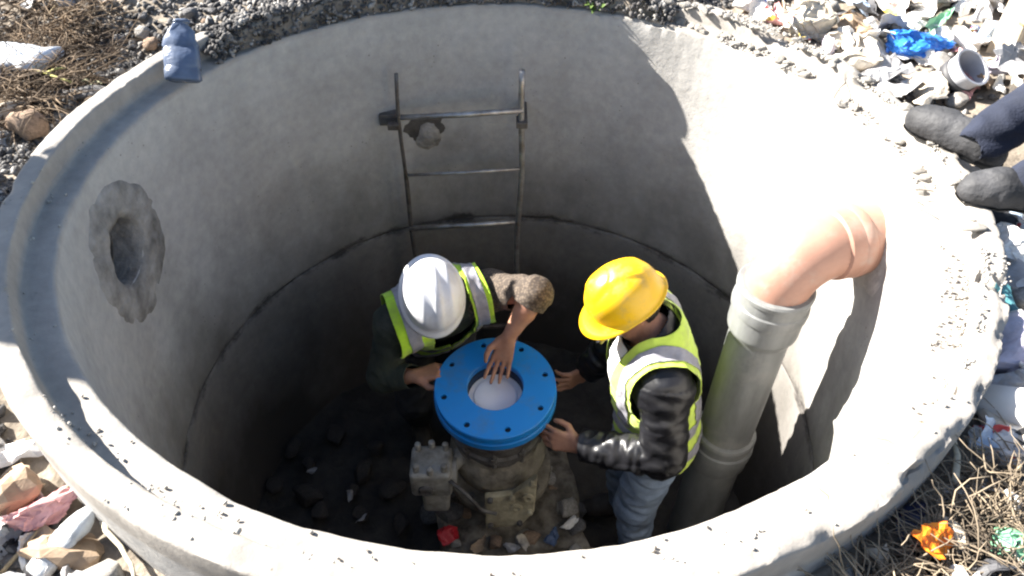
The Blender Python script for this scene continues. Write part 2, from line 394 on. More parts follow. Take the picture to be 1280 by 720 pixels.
mb = MB(); zs = np.linspace(b1[2], FLOOR, 24); mb.tube([wob(rx + (b1[0]-rx)*max(0, (z+.6)/(b1[2]+.6)), z, 4) for z in zs], .014, 10); mb.obj('rail', m_steel, ladder)
for (py1, py2, rr_, mm) in ((147, 138, .0125, m_steel), (219, 211, .008, m_steel), (285, 277, .0125, m_steel), (352, 346, .0125, m_dark_steel), (412, 406, .0125, m_dark_steel)):
    p = at_y(508, py1, LY); q = at_y(651, py2, LY); p[0] = lx - .01; q[0] = rx + .01
    mb = MB(); mb.tube([p, (p + q)/2 + np.array((0, 0, -.004)), q], rr_, 10); mb.obj('rung', mm, ladder)
for px, py, w in ((485, 150, .075), (655, 148, .03)):
    p = at_y(px, py, 1.06); q = p.copy()
    mb = MB(); mb.box((p[0], 1.10 if px < 600 else 1.11, p[2]), (w, .09 if px < 600 else .16, .055 if px < 600 else .02)); mb.box((p[0] + (.03 if px < 600 else -.01), 1.03, p[2]), (.05, .07, .03)); bevel(mb.obj('wall_bracket', m_dark_steel, ladder, False), .004)

# ------------------------------------------------------------------ valve
VX, VY, VZ = -.02, -.045, -.95
valve = empty('valve', (VX, VY, FLOOR), 'large valve with bright blue flange on top standing on a concrete block', 'valve')
m_blue = mat('blue_paint', (.008, .205, .60), .42, .06, 4, .04, 30, spec=.45)
m_iron = mat('cast_iron', (.13, .125, .12), .7, .4, 14, .5, 50, metal=.2, col2=(.06, .05, .043))
m_cast = mat('pale_casting', (.36, .35, .32), .65, .3, 13, .3, 60, metal=.1, col2=(.17, .155, .13))
m_brass = mat('primer_yellow', (.46, .41, .28), .65, .35, 12, .3, 60, col2=(.19, .155, .10))
m_bolt = mat('dark_bolt', (.02, .022, .03), .5, .3, 30, .1, metal=.6)
TILT = np.array(Matrix.Rotation(R(5), 3, 'X')) @ np.array(Matrix.Rotation(R(-1.5), 3, 'Y'))
def vt(p): return np.array(p) @ TILT.T + np.array((VX, VY, VZ))
def vobj(name, mb, m, parent=valve, sm=True):
    o = obj(name, [vt(v) for v in mb.V], mb.F, m, parent, sm); return sharp(o, 30)
def disc(name, z0, z1, ro, ri, holes, hr, m, phase):
    mb = MB(); e = .003
    mb.lathe([(ri, z0), (ro - e, z0), (ro, z0 + e), (ro, z1 - e), (ro - e, z1), (ri + e, z1), (ri, z1 - e)], 96, (0, 0, 0), None, True)
    o = vobj(name, mb, m)
    c = MB()
    for k in range(holes):
        a = 2*math.pi*(k + phase)/holes; c.lathe([(hr, z0 - .03), (hr, z1 + .03)], 16, (.198*math.cos(a), .198*math.sin(a), 0))
    co = obj('cutter', [vt(v) for v in c.V], c.F, None); bpy.context.view_layer.update()
    md = o.modifiers.new('h', 'BOOLEAN'); md.object = co; md.operation = 'DIFFERENCE'; md.solver = 'EXACT'
    evaluated(o); bpy.data.objects.remove(co); return sharp(o, 30)
NB = 8
disc('upper_flange', -.030, 0, .232, .107, NB, .0115, m_blue, .31)
disc('lower_flange', -.074, -.040, .236, .107, NB, .0115, m_blue, .81)
mb = MB(); mb.lathe([(.225, -.042), (.225, -.028), (.106, -.028), (.106, -.042)], 64, (0, 0, 0), None, True); vobj('gasket', mb, mat('gasket_rubber', (.012, .016, .03), .8, .2))
for k in range(NB):
    for ph, z in ((.31, -.003), (.81, -.043)):
        a = 2*math.pi*(k + ph)/NB; mb = MB()
        mb.lathe([(.0111, z - .014), (.0111, z - .006)], 6, (.198*math.cos(a), .198*math.sin(a), 0)); vobj('bolt', mb, m_bolt)
mb = MB(); mb.lathe([(.106, -.20), (.106, -.03), (.112, -.03), (.112, -.20)], 64, (0, 0, 0), None, True); vobj('bore', mb, mat('bore_coating', (.012, .03, .075), .5, .3))
mb = MB(); mb.lathe([(.0005, -.064), (.06, -.062), (.083, -.065), (.086, -.0695), (.1055, -.0705), (.1055, -.08), (.0005, -.08)], 64, (0, -.004, 0)); vobj('gate_disc', mb, mat('gate_coating', (.80, .78, .84), .45, .05, 9, .05))
mb = MB(); mb.lathe([(.111, -.072), (.222, -.074), (.222, -.105), (.212, -.118), (.200, -.125), (.196, -.16), (.186, -.21), (.180, -.235), (.190, -.245), (.190, -.27), (.165, -.278), (.150, -.30), (.12, -.31)], 64); body = vobj('valve_body', mb, m_iron)
for k in range(10):                                          # studs under the flange
    a = 2*math.pi*(k + .4)/10; mb = MB(); mb.lathe([(.010, -.30), (.010, -.115)], 8, (.182*math.cos(a), .182*math.sin(a), 0)); mb.lathe([(.018, -.245), (.018, -.222)], 6, (.182*math.cos(a), .182*math.sin(a), 0)); vobj('stud', mb, m_iron, body)
m_dirty = mat('dirty_casting', (.30, .27, .215), .8, .25, 9, .7, 40, col2=(.075, .06, .045))
mb = MB(); mb.lathe([(.13, -.29), (.175, -.31), (.180, -.33), (.165, -.345), (.19, -.38), (.205, -.44), (.19, -.52), (.15, -.57), (.15, -.60), (.225, -.61), (.228, -.62), (.228, -.65), (.15, -.66), (.12, -.78)], 56); lower_b = vobj('lower_body', mb, m_dirty)
for k in range(8):
    a = 2*math.pi*(k + .2)/8; mb = MB(); mb.lathe([(.016, -.612), (.016, -.595), (.010, -.594), (.010, -.575)], 6, (.195*math.cos(a), .195*math.sin(a), 0)); vobj('bolt', mb, m_iron, lower_b)
gc = at_y(540, 600, -.20)

gb = MB(); gb.box(gc + np.array((0, .03, .02)), (.165, .15, .15)); gb.box(gc + np.array((.01, .03, -.12)), (.11, .12, .16))
gearbox = bevel(gb.obj('gearbox', m_cast, valve, False), .018, 3)
for dx, dy in ((-.055, -.02), (.055, -.02), (-.055, .08), (.055, .08), (0, -.035), (0, .09)):
    mb = MB(); mb.lathe([(.013, .08), (.013, .112), (.008, .116)], 8, gc + np.array((dx, dy, .02))); sharp(mb.obj('bolt', m_cast, gearbox))
mb = MB(); mb.lathe([(.03, 0), (.03, .012), (.022, .016), (.012, .012)], 20, gc + np.array((-.02, -.044, -.0)), np.array(((1, 0, 0), (0, 0, -1), (0, 1, 0)))); sharp(mb.obj('plug', m_iron, gearbox))
mb = MB(); mb.tube([gc + np.array((.05, .03, .02)), np.array((VX - .1, VY - .01, gc[2] + .03))], .035, 20); mb.tube([gc + np.array((.078, .03, .02)), gc + np.array((.10, .03, .02))], .055, 20); sharp(mb.obj('shaft', m_cast, valve))
mb = MB(); mb.tube([gc + np.array((.075, -.04, .06)), gc + np.array((.14, -.07, .01)), gc + np.array((.20, -.10, -.06)), gc + np.array((.26, -.10, -.09))], .008, 8); mb.obj('conduit', m_iron, valve)
# bracket plate, facing up towards the opening
pc = [at_y(px, py, yy) for px, py, yy in ((606, 622, -.24), (640, 619, -.24), (672, 597, -.24), (668, 640, -.26), (652, 657, -.27), (607, 661, -.27))]
nrm = norm(np.cross(pc[1] - pc[0], pc[4] - pc[0])); nrm = nrm if nrm[2] > 0 else -nrm
V = [p for p in pc] + [p - nrm*.03 for p in pc]; n = 6
pl = obj('bracket_plate', V, [tuple(range(n)), tuple(range(2*n-1, n-1, -1))] + [(i, n+i, n+(i+1) % n, (i+1) % n) for i in range(n)], m_brass, valve, False); sharp(pl); bevel(pl, .006, 2)
ctr = sum(pc)/6
Z3 = lambda d: np.stack([norm(np.cross(d, (0.13, 1, .3))), norm(np.cross(d, np.cross(d, (0.13, 1, .3)))), d], 1)
for k, p in enumerate(pc):
    q = p*.80 + ctr*.20; mb = MB(); mb.lathe([(.012, -.01), (.012, .012), (.008, .016)], 8, q + nrm*.002, Z3(nrm)); sharp(mb.obj('bolt', m_iron if k in (0, 4, 5) else m_brass, pl))
for px, py in ((646, 634), (660, 622)):
    q = at_y(px, py, -.25); mb = MB(); mb.lathe([(.024, -.02), (.024, .008), (.012, .010), (.012, -.01)], 16, q, Z3(nrm), True); sharp(mb.obj('boss', m_brass, pl))
mb = MB(); mb.lathe([(.10, -1.66), (.10, -1.30), (.15, -1.28), (.15, -1.24)], 40, (VX + .01, VY, 0)); sharp(mb.obj('stem_housing', m_iron, valve))
mb = MB(); mb.tube([ctr - nrm*.02, (VX + .02, VY + .02, -1.5)], .06, 20); mb.obj('bracket_arm', m_iron, valve)

# concrete block under the valve
V, F = [], []
bm = bmesh.new(); bmesh.ops.create_cube(bm, size=1); bmesh.ops.subdivide_edges(bm, edges=bm.edges, cuts=15, use_grid_fill=True)
for v in bm.verts:
    p = np.array(v.co)*np.array((.62, .50, .36)); k = max(0, max(abs(v.co.x), abs(v.co.y))*2 - .86)
    p[2] -= .25*k*(.06 + .1*max(0, fbm(p, 5, 4)))*(1 if p[2] > 0 else 0)
    v.co = Vector(p*(1 + .10*fbm(p, 5, 2))) + Vector((0, 0, .035*fbm(p, 6, 9)))
me = bpy.data.meshes.new('concrete_block'); bm.to_mesh(me); bm.free(); me.materials.append(mat('rough_concrete', (.20, .18, .15), .95, .3, 11, 1.0, 30, col2=(.04, .033, .027), spec=.1)); me.shade_smooth()
blk = bpy.data.objects.new('concrete_block', me); COL.objects.link(blk); blk.location = (VX + .06, VY - .03, FLOOR + .14); blk.rotation_euler = (0, 0, .12)
tag(blk, 'rough pale concrete block carrying the blue-flanged valve', 'block')

# ------------------------------------------------------------------ signed-distance bodies
class Field:
    def __init__(s, lo, hi, h):
        s.lo = np.array(lo, float); s.h = h; s.n = np.ceil((np.array(hi) - s.lo)/h).astype(int) + 1
        s.D = np.full(s.n, .25, np.float32)
    def _blk(s, lo, hi):
        a = np.clip(np.floor((lo - s.lo)/s.h).astype(int), 0, s.n); b = np.clip(np.ceil((hi - s.lo)/s.h).astype(int) + 1, 0, s.n)
        if np.any(b <= a): return None
        g = [(s.lo[k] + s.h*np.arange(a[k], b[k])).astype(np.float32) for k in range(3)]
        return tuple(slice(a[k], b[k]) for k in range(3)), np.stack(np.meshgrid(*g, indexing='ij'), -1)
    def _put(s, sl, d, k, sub=False):
        o = s.D[sl]
        if sub: s.D[sl] = np.maximum(o, -d); return
        if k <= 0: s.D[sl] = np.minimum(o, d); return
        q = np.clip(.5 + .5*(o - d)/k, 0, 1); s.D[sl] = o*(1 - q) + d*q - k*q*(1 - q)
    def cone(s, a, b, ra, rb, k=.02, sub=False):
        a = np.array(a, float); b = np.array(b, float); m = max(ra, rb) + k + .03
        t = s._blk(np.minimum(a, b) - m, np.maximum(a, b) + m)
        if t is None: return s
        sl, P = t; ba = (b - a); L = max(ba @ ba, 1e-9)
        pa = P - a.astype(np.float32); q = np.clip((pa @ ba.astype(np.float32))/L, 0, 1)
        d = np.linalg.norm(pa - q[..., None]*ba.astype(np.float32), axis=-1) - (ra + (rb - ra)*q)
        s._put(sl, d.astype(np.float32), k, sub); return s
    def ell(s, c, rad, M=None, k=.02, sub=False):
        c = np.array(c, float); rad = np.array(rad, float); m = rad.max() + k + .03
        t = s._blk(c - m, c + m)
        if t is None: return s
        sl, P = t; p = P - c.astype(np.float32)
        if M is not None: p = p @ np.array(M, np.float32)       # columns of M are the axes
        k0 = np.linalg.norm(p/rad, axis=-1); k1 = np.linalg.norm(p/(rad*rad), axis=-1) + 1e-6
        s._put(sl, (k0*(k0 - 1)/k1).astype(np.float32), k, sub); return s
    def mesh(s):
        D = s.D; S = D < 0; n = np.array(D.shape)
        c = np.zeros(n - 1, np.int8)
        for i in (0, 1):
            for j in (0, 1):
                for k in (0, 1): c += S[i:n[0]-1+i, j:n[1]-1+j, k:n[2]-1+k]
        act = (c > 0) & (c < 8); I = np.argwhere(act); idx = np.full(act.shape, -1, np.int64); idx[act] = np.arange(len(I))
        acc = np.zeros((len(I), 3)); cnt = np.zeros(len(I))
        cor = [(i, j, k) for i in (0, 1) for j in (0, 1) for k in (0, 1)]
        for a in cor:
            for ax in range(3):
                if a[ax]: continue
                b = list(a); b[ax] = 1
                da = D[I[:, 0]+a[0], I[:, 1]+a[1], I[:, 2]+a[2]]; db = D[I[:, 0]+b[0], I[:, 1]+b[1], I[:, 2]+b[2]]
                m = (da < 0) != (db < 0); t = np.where(m, da/np.where(m, da - db, 1), 0)
                p = np.tile(np.array(a, float), (len(I), 1)); p[:, ax] += t; acc[m] += p[m]; cnt[m] += 1
        V = s.lo + s.h*(I + acc/cnt[:, None]); Q = []
        for ax in range(3):
            u, v = (ax + 1) % 3, (ax + 2) % 3
            sl0 = [slice(None)]*3; sl1 = [slice(None)]*3
            sl0[ax] = slice(0, -1); sl1[ax] = slice(1, None)
            for w in (u, v): sl0[w] = slice(1, -1); sl1[w] = slice(1, -1)
            A, B = S[tuple(sl0)], S[tuple(sl1)]; E = np.argwhere(A != B)
            sg = A[E[:, 0], E[:, 1], E[:, 2]]
            E = E.copy(); E[:, u] += 1; E[:, v] += 1
            def cell(du, dv):
                e = E.copy(); e[:, u] += du; e[:, v] += dv; return idx[e[:, 0], e[:, 1], e[:, 2]]
            q = np.stack([cell(-1, -1), cell(0, -1), cell(0, 0), cell(-1, 0)], 1); q[~sg] = q[~sg][:, ::-1]; Q.append(q)
        return V, np.concatenate(Q)

def relax(V, F, it=2, w=.5):
    e = np.concatenate([F[:, [i, (i+1) % F.shape[1]]] for i in range(F.shape[1])])
    for _ in range(it):
        a = np.zeros_like(V); c = np.zeros(len(V))
        for x, y in ((0, 1), (1, 0)): np.add.at(a, e[:, x], V[e[:, y]]); np.add.at(c, e[:, x], 1)
        c[c == 0] = 1; V = V*(1 - w) + w*a/c[:, None]
    return V
def tris(F): return F if F.shape[1] == 3 else np.concatenate([F[:, [0, 1, 2]], F[:, [0, 2, 3]]])
def clip(V, F, g):
    """keep the part of the mesh where g > 0, with a clean cut edge"""
    F = tris(F); pos = g > 0; c = pos[F].sum(1); out = [F[c == 3]]
    VV = list(map(tuple, V)); edge = {}
    def cut(a, b):
        k = (min(a, b), max(a, b))
        if k not in edge:
            t = g[a]/(g[a] - g[b]); edge[k] = len(VV); VV.append(tuple(V[a] + t*(V[b] - V[a])))
        return edge[k]
    ex = []
    for f in F[(c == 1) | (c == 2)]:
        for i in range(3):
            a, b, d = f[i], f[(i+1) % 3], f[(i+2) % 3]
            if pos[a] and not pos[b] and not pos[d]: ex.append((a, cut(a, b), cut(a, d))); break
            if not pos[a] and pos[b] and pos[d]:
                p, q = cut(a, b), cut(a, d); ex += [(p, b, d), (p, d, q)]; break
    Fn = np.concatenate([out[0]] + ([np.array(ex, int)] if ex else [])); VV = np.array(VV)
    used = np.unique(Fn); mp = np.full(len(VV), -1); mp[used] = np.arange(len(used)); return VV[used], mp[Fn]
def normals(V, F):
    F = tris(F); n = np.zeros_like(V); fn = np.cross(V[F[:, 1]] - V[F[:, 0]], V[F[:, 2]] - V[F[:, 0]])
    for k in range(3): np.add.at(n, F[:, k], fn)
    return n/(np.linalg.norm(n, axis=1)[:, None] + 1e-12)
def crease(V, F, amp, scale, seed, st=(1, 1, 1)):
    N = normals(V, F); S = np.array(st)
    d = np.array([1 - 2*abs(noise.noise(Vector(p*S*scale + seed))) + .5*noise.noise(Vector(p*S*scale*2.3 + seed)) for p in V])
    return V + N*(amp*(d - .6))[:, None]
def frame(fwd, up):
    f = norm(fwd); u = np.array(up, float); u = norm(u - f*(u @ f)); l = np.cross(u, f); return l, f, u     # left, forward, up

def hand(Fd, w, d, n, t, s=1.0, curl=(.4, .5, .4), spread=.10, thumb=(.55, .35)):
    """w wrist, d towards the fingers, n out of the palm, t towards the thumb"""
    w = np.array(w, float); d = norm(d); n = np.array(n, float); n = norm(n - d*(n @ d)); t0 = np.array(t, float); tt = np.cross(n, d); t = tt if tt @ t0 > 0 else -tt
    kn = []
    for i, (o, L) in enumerate(((.030, .088), (.010, .092), (-.011, .088), (-.030, .079))):
        k = w + d*L*s + t*o*s; kn.append(k); Fd.cone(w + t*o*.55*s + d*.008, k, .0145*s, .0115*s, .012)
    for i, (k, L) in enumerate(zip(kn, (.95, 1.06, 1.0, .80))):
        a = 0; p = k; r = .0098*s; dd = norm(d + t*spread*(1.2, .35, -.4, -1.2)[i])
        for j, (sl, c) in enumerate(zip((.043, .027, .022), curl)):
            a += c*(1 + .08*i); q = p + (dd*math.cos(a) + n*math.sin(a))*sl*L*s; Fd.cone(p, q, r, r*.9, .004); p = q; r *= .9
    p = w + d*.022*s + t*.026*s; Fd.cone(w + d*.01*s, p, .017*s, .0165*s, .012)
    q = p + norm(d*.75 + t*.75 + n*thumb[0])*.042*s; Fd.cone(p, q, .0150*s, .0115*s, .010)
    p2 = q + norm(d*1.0 + t*.15 + n*thumb[1])*.030*s; Fd.cone(q, p2, .0115*s, .0105*s, .005)
    Fd.cone(p2, p2 + norm(d*1.0 - t*.15 + n*thumb[1])*.022*s, .0105*s, .0085*s, .004)

def head(Fd, c, A):
    l, f, u = A; M = np.stack(A, 1)
    P = lambda x, y, z: c + l*x + f*y + u*z
    Fd.ell(P(0, -.008, .035), (.077, .097, .090), M, .02); Fd.ell(P(0, .028, -.030), (.062, .066, .088), M, .03)
    Fd.cone(P(-.035, .045, -.088), P(.035, .045, -.088), .026, .026, .03); Fd.ell(P(0, .072, -.100), (.020, .018, .016), M, .015)
    Fd.cone(P(-.03, .085, .022), P(.03, .085, .022), .012, .012, .015)
    Fd.cone(P(0, .094, .005), P(0, .112, -.030), .008, .0135, .010); Fd.cone(P(-.012, .102, -.034), P(.012, .102, -.034), .007, .007, .006)
    Fd.cone(P(-.020, .091, -.064), P(.020, .091, -.064), .0065, .0065, .008); Fd.cone(P(-.016, .089, -.075), P(.016, .089, -.075), .0065, .0065, .008)
    for s in (-1, 1):
        Fd.ell(P(s*.031, .098, .003), (.015, .012, .011), M, 0, True)
        Fd.ell(P(s*.079, -.008, -.008), (.009, .020, .032), M, .008); Fd.ell(P(s*.045, .062, -.02), (.02, .02, .018), M, .02)

def torso(Fd, J, g=0.0, arms=True):
    l, f, u = J['A']; M = np.stack(J['A'], 1); P, N = J['P'], J['N']
    pt = lambda q: P + (N - P)*q
    Fd.ell(pt(-.04), (.165+g, .118+g, .135+g), M, .02); Fd.ell(pt(.32), (.148+g, .112+g, .17+g), M, .06); Fd.ell(pt(.68) + f*.01, (.166+g, .118+g, .175+g), M, .06)
    Fd.cone(J['SL'], J['SR'], .058+g, .058+g, .06)
    for s in ('SL', 'SR'): Fd.cone(N + u*.045, J[s], .052+g, .052+g, .05)

def person(name, J, loc, label, h=.0065, skin=None, top=None, trousers=None, shoe=None, hair=None, sleeve=('W', 'W'), grow=.022, crinkle=(.006, 16), group=None, vest=None, hem=-.14, top2=None, fold=.007):
    """J: joints in world coordinates; every garment is a child of the person"""
    root = empty(name, loc, label, 'person', group)
    l = norm(J['SL'] - J['SR']); u = J['N'] - J['P']; u = norm(u - l*(u @ l)); J['A'] = (l, np.cross(l, u), u)
    H = frame(J['hf'], J['hu']); hc = np.array(J['head'], float)
    allp = np.array([v for k, v in J.items() if k not in ('A', 'hf', 'hu', 'handL', 'handR')]); lo, hi = allp.min(0) - .24, allp.max(0) + .26
    # body
    B = Field(lo, hi, h); torso(B, J); B.cone(J['N'] - u*.03, hc - H[2]*.03 - H[1]*.01, .060, .054, .03); head(B, hc, H)
    for s in 'LR':
        B.cone(J['S'+s], J['E'+s], .054, .042, .03); B.cone(J['E'+s], J['E'+s]*.6 + J['W'+s]*.4, .043, .040, .02); B.cone(J['E'+s]*.6 + J['W'+s]*.4, J['W'+s], .040, .027, .02)
        hd_ = J.get('hand'+s)
        if hd_: hand(B, J['W'+s], **hd_)
        B.cone(J['H'+s], J['K'+s], .088, .060, .04); B.cone(J['K'+s], J['K'+s]*.62 + J['A'+s]*.38, .060, .057, .02); B.cone(J['K'+s]*.62 + J['A'+s]*.38, J['A'+s], .057, .040, .02)
        B.cone(J['A'+s], J['T'+s], .038, .028, .03)
    V, F = B.mesh(); V = relax(V, F, 1, .35); obj('body', V, F, skin, root)
    # eyes and hair
    for s in (-1, 1):
        mb = MB(); mb.lathe([(.0005, -.011), (.008, -.008), (.0115, 0), (.008, .008), (.0005, .011)], 12, hc + H[0]*s*.031 + H[1]*.088 + H[2]*.003); mb.obj('eye', mat('eye', (.35, .32, .3), .2, .1), root)
    if hair:
        B = Field(hc - .17, hc + .17, .006); Mh = np.stack(H, 1); B.ell(hc - H[1]*.008 + H[2]*.037, (.083, .104, .096), Mh, .02); B.ell(hc - H[1]*.03 - H[2]*.02, (.076, .075, .08), Mh, .02)
        V, F = B.mesh(); q = (V - hc); y = q @ H[1]; z = q @ H[2]
        V, F = clip(V, F, np.maximum(z - .045, np.minimum(-.028 - y, z + .075))); obj('hair', crease(V, F, .004, 60, 3), F, hair, root)
    # jacket or shirt with sleeves
    B = Field(lo, hi, h); torso(B, J, grow)
    for s in 'LR':
        S, E, Wr = J['S'+s], J['E'+s], J['W'+s]
        B.cone(S, E, .058+grow, .047+grow, .03); B.cone(E, Wr, .047+grow, .033+grow*.8, .02)
    B.cone(J['N'] - u*.02, J['N'] + (hc - J['N'])*.40, .068, .074, .02)
    V, F = B.mesh(); V = relax(V, F, 1, .4)
    for k, s in enumerate('LR'):                                 # clip at the cuff
        E, Wr = J['E'+s], J['W'+s]; d = norm(Wr - E); L = np.linalg.norm(Wr - E)
        stop = L - .012 if sleeve[k] == 'W' else L*sleeve[k]
        q = (V - E) @ d; rad = np.linalg.norm((V - E) - q[:, None]*d, axis=1)
        S_ = J['S'+s]; ba = E - S_; tu = np.clip(((V - S_) @ ba)/(ba @ ba), 0, 1); dU = np.linalg.norm(V - S_ - np.outer(tu, ba), axis=1)
        tf = np.clip(q, 0, L + .1); dF = np.linalg.norm(V - E - np.outer(tf, d), axis=1)
        V, F = clip(V, F, np.where((rad < .11) & (dF < dU + .012), stop - q, 1.0))
    V, F = clip(V, F, ((V - J['P']) @ u) - hem)
    nd = norm(hc - J['N']); q = (V - J['N']) @ nd; rad = np.linalg.norm((V - J['N']) - q[:, None]*nd, axis=1)
    V, F = clip(V, F, np.where(rad < .10, np.linalg.norm(hc - J['N'])*.36 - q, 1.0))
    V = crease(V, F, crinkle[0], crinkle[1], 5, (1, 1, 1.5)); V = crease(V, F, crinkle[0]*.2, crinkle[1]*2.3, 11)
    Nn = normals(V, F); off = np.zeros(len(V))                   # folds that run round the sleeves
    for s in 'LR':
        for a_, b_, dens in ((J['S'+s], J['E'+s], 19), (J['E'+s], J['W'+s], 25)):
            ba = b_ - a_; L = np.linalg.norm(ba); d = ba/L; q = (V - a_) @ d; rv = (V - a_) - np.outer(q, d); rad = np.linalg.norm(rv, axis=1)
            for k in np.nonzero((rad < .10) & (q > -.02) & (q < L + .02))[0]:
                w3 = rv[k]/(rad[k] + 1e-6); r_ = 1 - 2*abs(noise.noise(Vector((q[k]*dens, w3[0]*.9 + w3[1]*.5, w3[2]*.9 - w3[1]*.5)))); off[k] = max(off[k], r_*fold*(.65 + .6*abs(noise.noise(Vector((q[k]*7 + 3, w3[0]*1.6, w3[2]*1.6))))*2))
    V = V + Nn*off[:, None]; V = relax(V, F, 1, .3)
    jk = obj('jacket', V, F, top, root); solidify(jk, .004, 1)
    if top2:                                                     # a patterned sleeve on the left arm
        jk.data.materials.append(top2); c = V[F].mean(1)
        pa = c - J['SL']; ba = J['EL'] - J['SL']; t_ = (pa @ ba)/(ba @ ba); dd = np.linalg.norm(pa - np.outer(np.clip(t_, 0, 1), ba), axis=1)
        t2 = np.linalg.norm(c - J['EL'], axis=1) < .13
        for k, po in enumerate(jk.data.polygons): po.material_index = 1 if ((dd[k] < .135 and t_[k] > -.45) or t2[k]) else 0
    # trousers
    B = Field(lo, hi, max(h, .008)); M = np.stack(J['A'], 1); B.ell(J['P'] - u*.01, (.182, .137, .145), M, .02)
    for s in 'LR': B.cone(J['H'+s], J['K'+s], .105, .080, .04); B.cone(J['K'+s], J['A'+s], .080, .064, .03)
    V, F = B.mesh(); V, F = clip(V, F, .09 - ((V - J['P']) @ u))
    for s in 'LR':
        d = norm(J['A'+s] - J['K'+s]); q = (V - J['A'+s]) @ d; rad = np.linalg.norm((V - J['A'+s]) - q[:, None]*d, axis=1); V, F = clip(V, F, np.where(rad < .12, .05 - q, 1.0))
    V = crease(V, F, .009, 9, 2, (1, 1, 1.8)); tr = obj('trousers', V, F, trousers, root); solidify(tr, .004, 1)
    # shoes
    for s in 'LR':
        A_, T_ = J['A'+s], J['T'+s]; d = norm(T_ - A_); dn = J.get('sd'+s, np.array((0, 0, -1.0))); B = Field(np.minimum(A_, T_) - .16, np.maximum(A_, T_) + .16, .006)
        heel = A_ + dn*.045 - d*.035; toe = T_ + dn*.0
        B.cone(heel, toe - d*.02, .040, .043, .02); B.cone(A_ + dn*.005, A_*.5 + T_*.5, .049, .043, .03); B.cone(A_*.35 + T_*.65, toe, .046, .036, .03); B.cone(toe - d*.05, toe + d*.01, .046, .036, .02)
        V, F = B.mesh(); q = (V - heel) @ dn; lim = .036
        V = V - np.outer(np.maximum(0, q - lim), dn); V = crease(V, F, .003, 18, 4)
        sh = obj('shoe', V, F, shoe, root)
        q = (V - heel) @ dn; V2, F2 = clip(V, F, q - (lim - .018)); V2 = V2 + normals(V2, F2)*.005; obj('sole', V2, F2, mat('shoe_sole', (.06, .06, .06), .8, .3), sh)
    J['root'] = root; J['H'] = H; J['u'] = u
    return root

def make_vest(J, mv, mr, g=.045, hem=-.10, front='v', h=.0065, seed=1, wide=.19, strip_at=.140, wide_left=None, strip_left=None):
    l, f, u = J['A']; P, N = J['P'], J['N']; T = np.linalg.norm(N - P); root = J['root']
    lo = np.minimum(P, N) - .36; hi = np.maximum(P, N) + .36
    def shell(gg):
        B = Field(lo, hi, h); torso(B, J, gg)
        for s in 'LR': B.cone(J['S'+s], J['S'+s]*.8 + J['E'+s]*.2, .060+gg, .058+gg, .04)
        V, F = B.mesh(); V = relax(V, F, 1, .4)
        loc = lambda V: ((V - N) @ l, (V - P) @ f, (V - P) @ u)
        a, b, w = loc(V)
        V, F = clip(V, F, np.minimum(w - hem, 1)); a, b, w = loc(V)
        edge = np.where(a > 0, wide_left or wide, wide) + .008*np.sin(w*20)
        V, F = clip(V, F, np.maximum(edge - abs(a), (.60*T - w) - .25*np.maximum(0, abs(a) - .17))); a, b, w = loc(V)
        nk = np.linalg.norm((V - N) - np.outer((V - N) @ u, u), axis=1)
        V, F = clip(V, F, np.where(w > .55*T, np.hypot(a, np.minimum(0, b + .0)*.9) - .085 + 0*nk, 1) if front == 'v' else np.where(w > .8*T, nk - .092, 1)); a, b, w = loc(V)
        if front == 'v': V, F = clip(V, F, np.where(b > 0, abs(a) - np.clip((w - .30*T)*.42, .004, .085), 1))
        else: V, F = clip(V, F, np.where(b > 0, abs(a) - (.055 + .10*np.clip(w - .5*T, 0, 1)), 1))
        return V, F, loc
    V, F, loc = shell(g); W_ = crease(V, F, .007, 8, seed, (1, 1, 1.2)); W_ = crease(W_, F, .003, 21, seed+3)
    ve = obj('safety_vest', W_, F, mv, root); solidify(ve, .003, 1)
    DV = W_ - V
    # reflective strips lie on the vest: same surface and creases, a little proud
    def strip(g_of):
        a, b, w = loc(V); Vs, Fs = clip(W_ + normals(W_, F)*.006, F, g_of(a, b, w))
        if len(Fs): solidify(obj('reflective_strip', Vs, Fs, mr, ve), .002, 1)
    for s in (-1, 1): strip(lambda a, b, w: np.minimum(.024 - abs(s*a - (strip_left or strip_at if s > 0 else strip_at)), w - .34*T))
    strip(lambda a, b, w: .025 - abs(w - .26*T)); strip(lambda a, b, w: .025 - abs(w - .03*T))

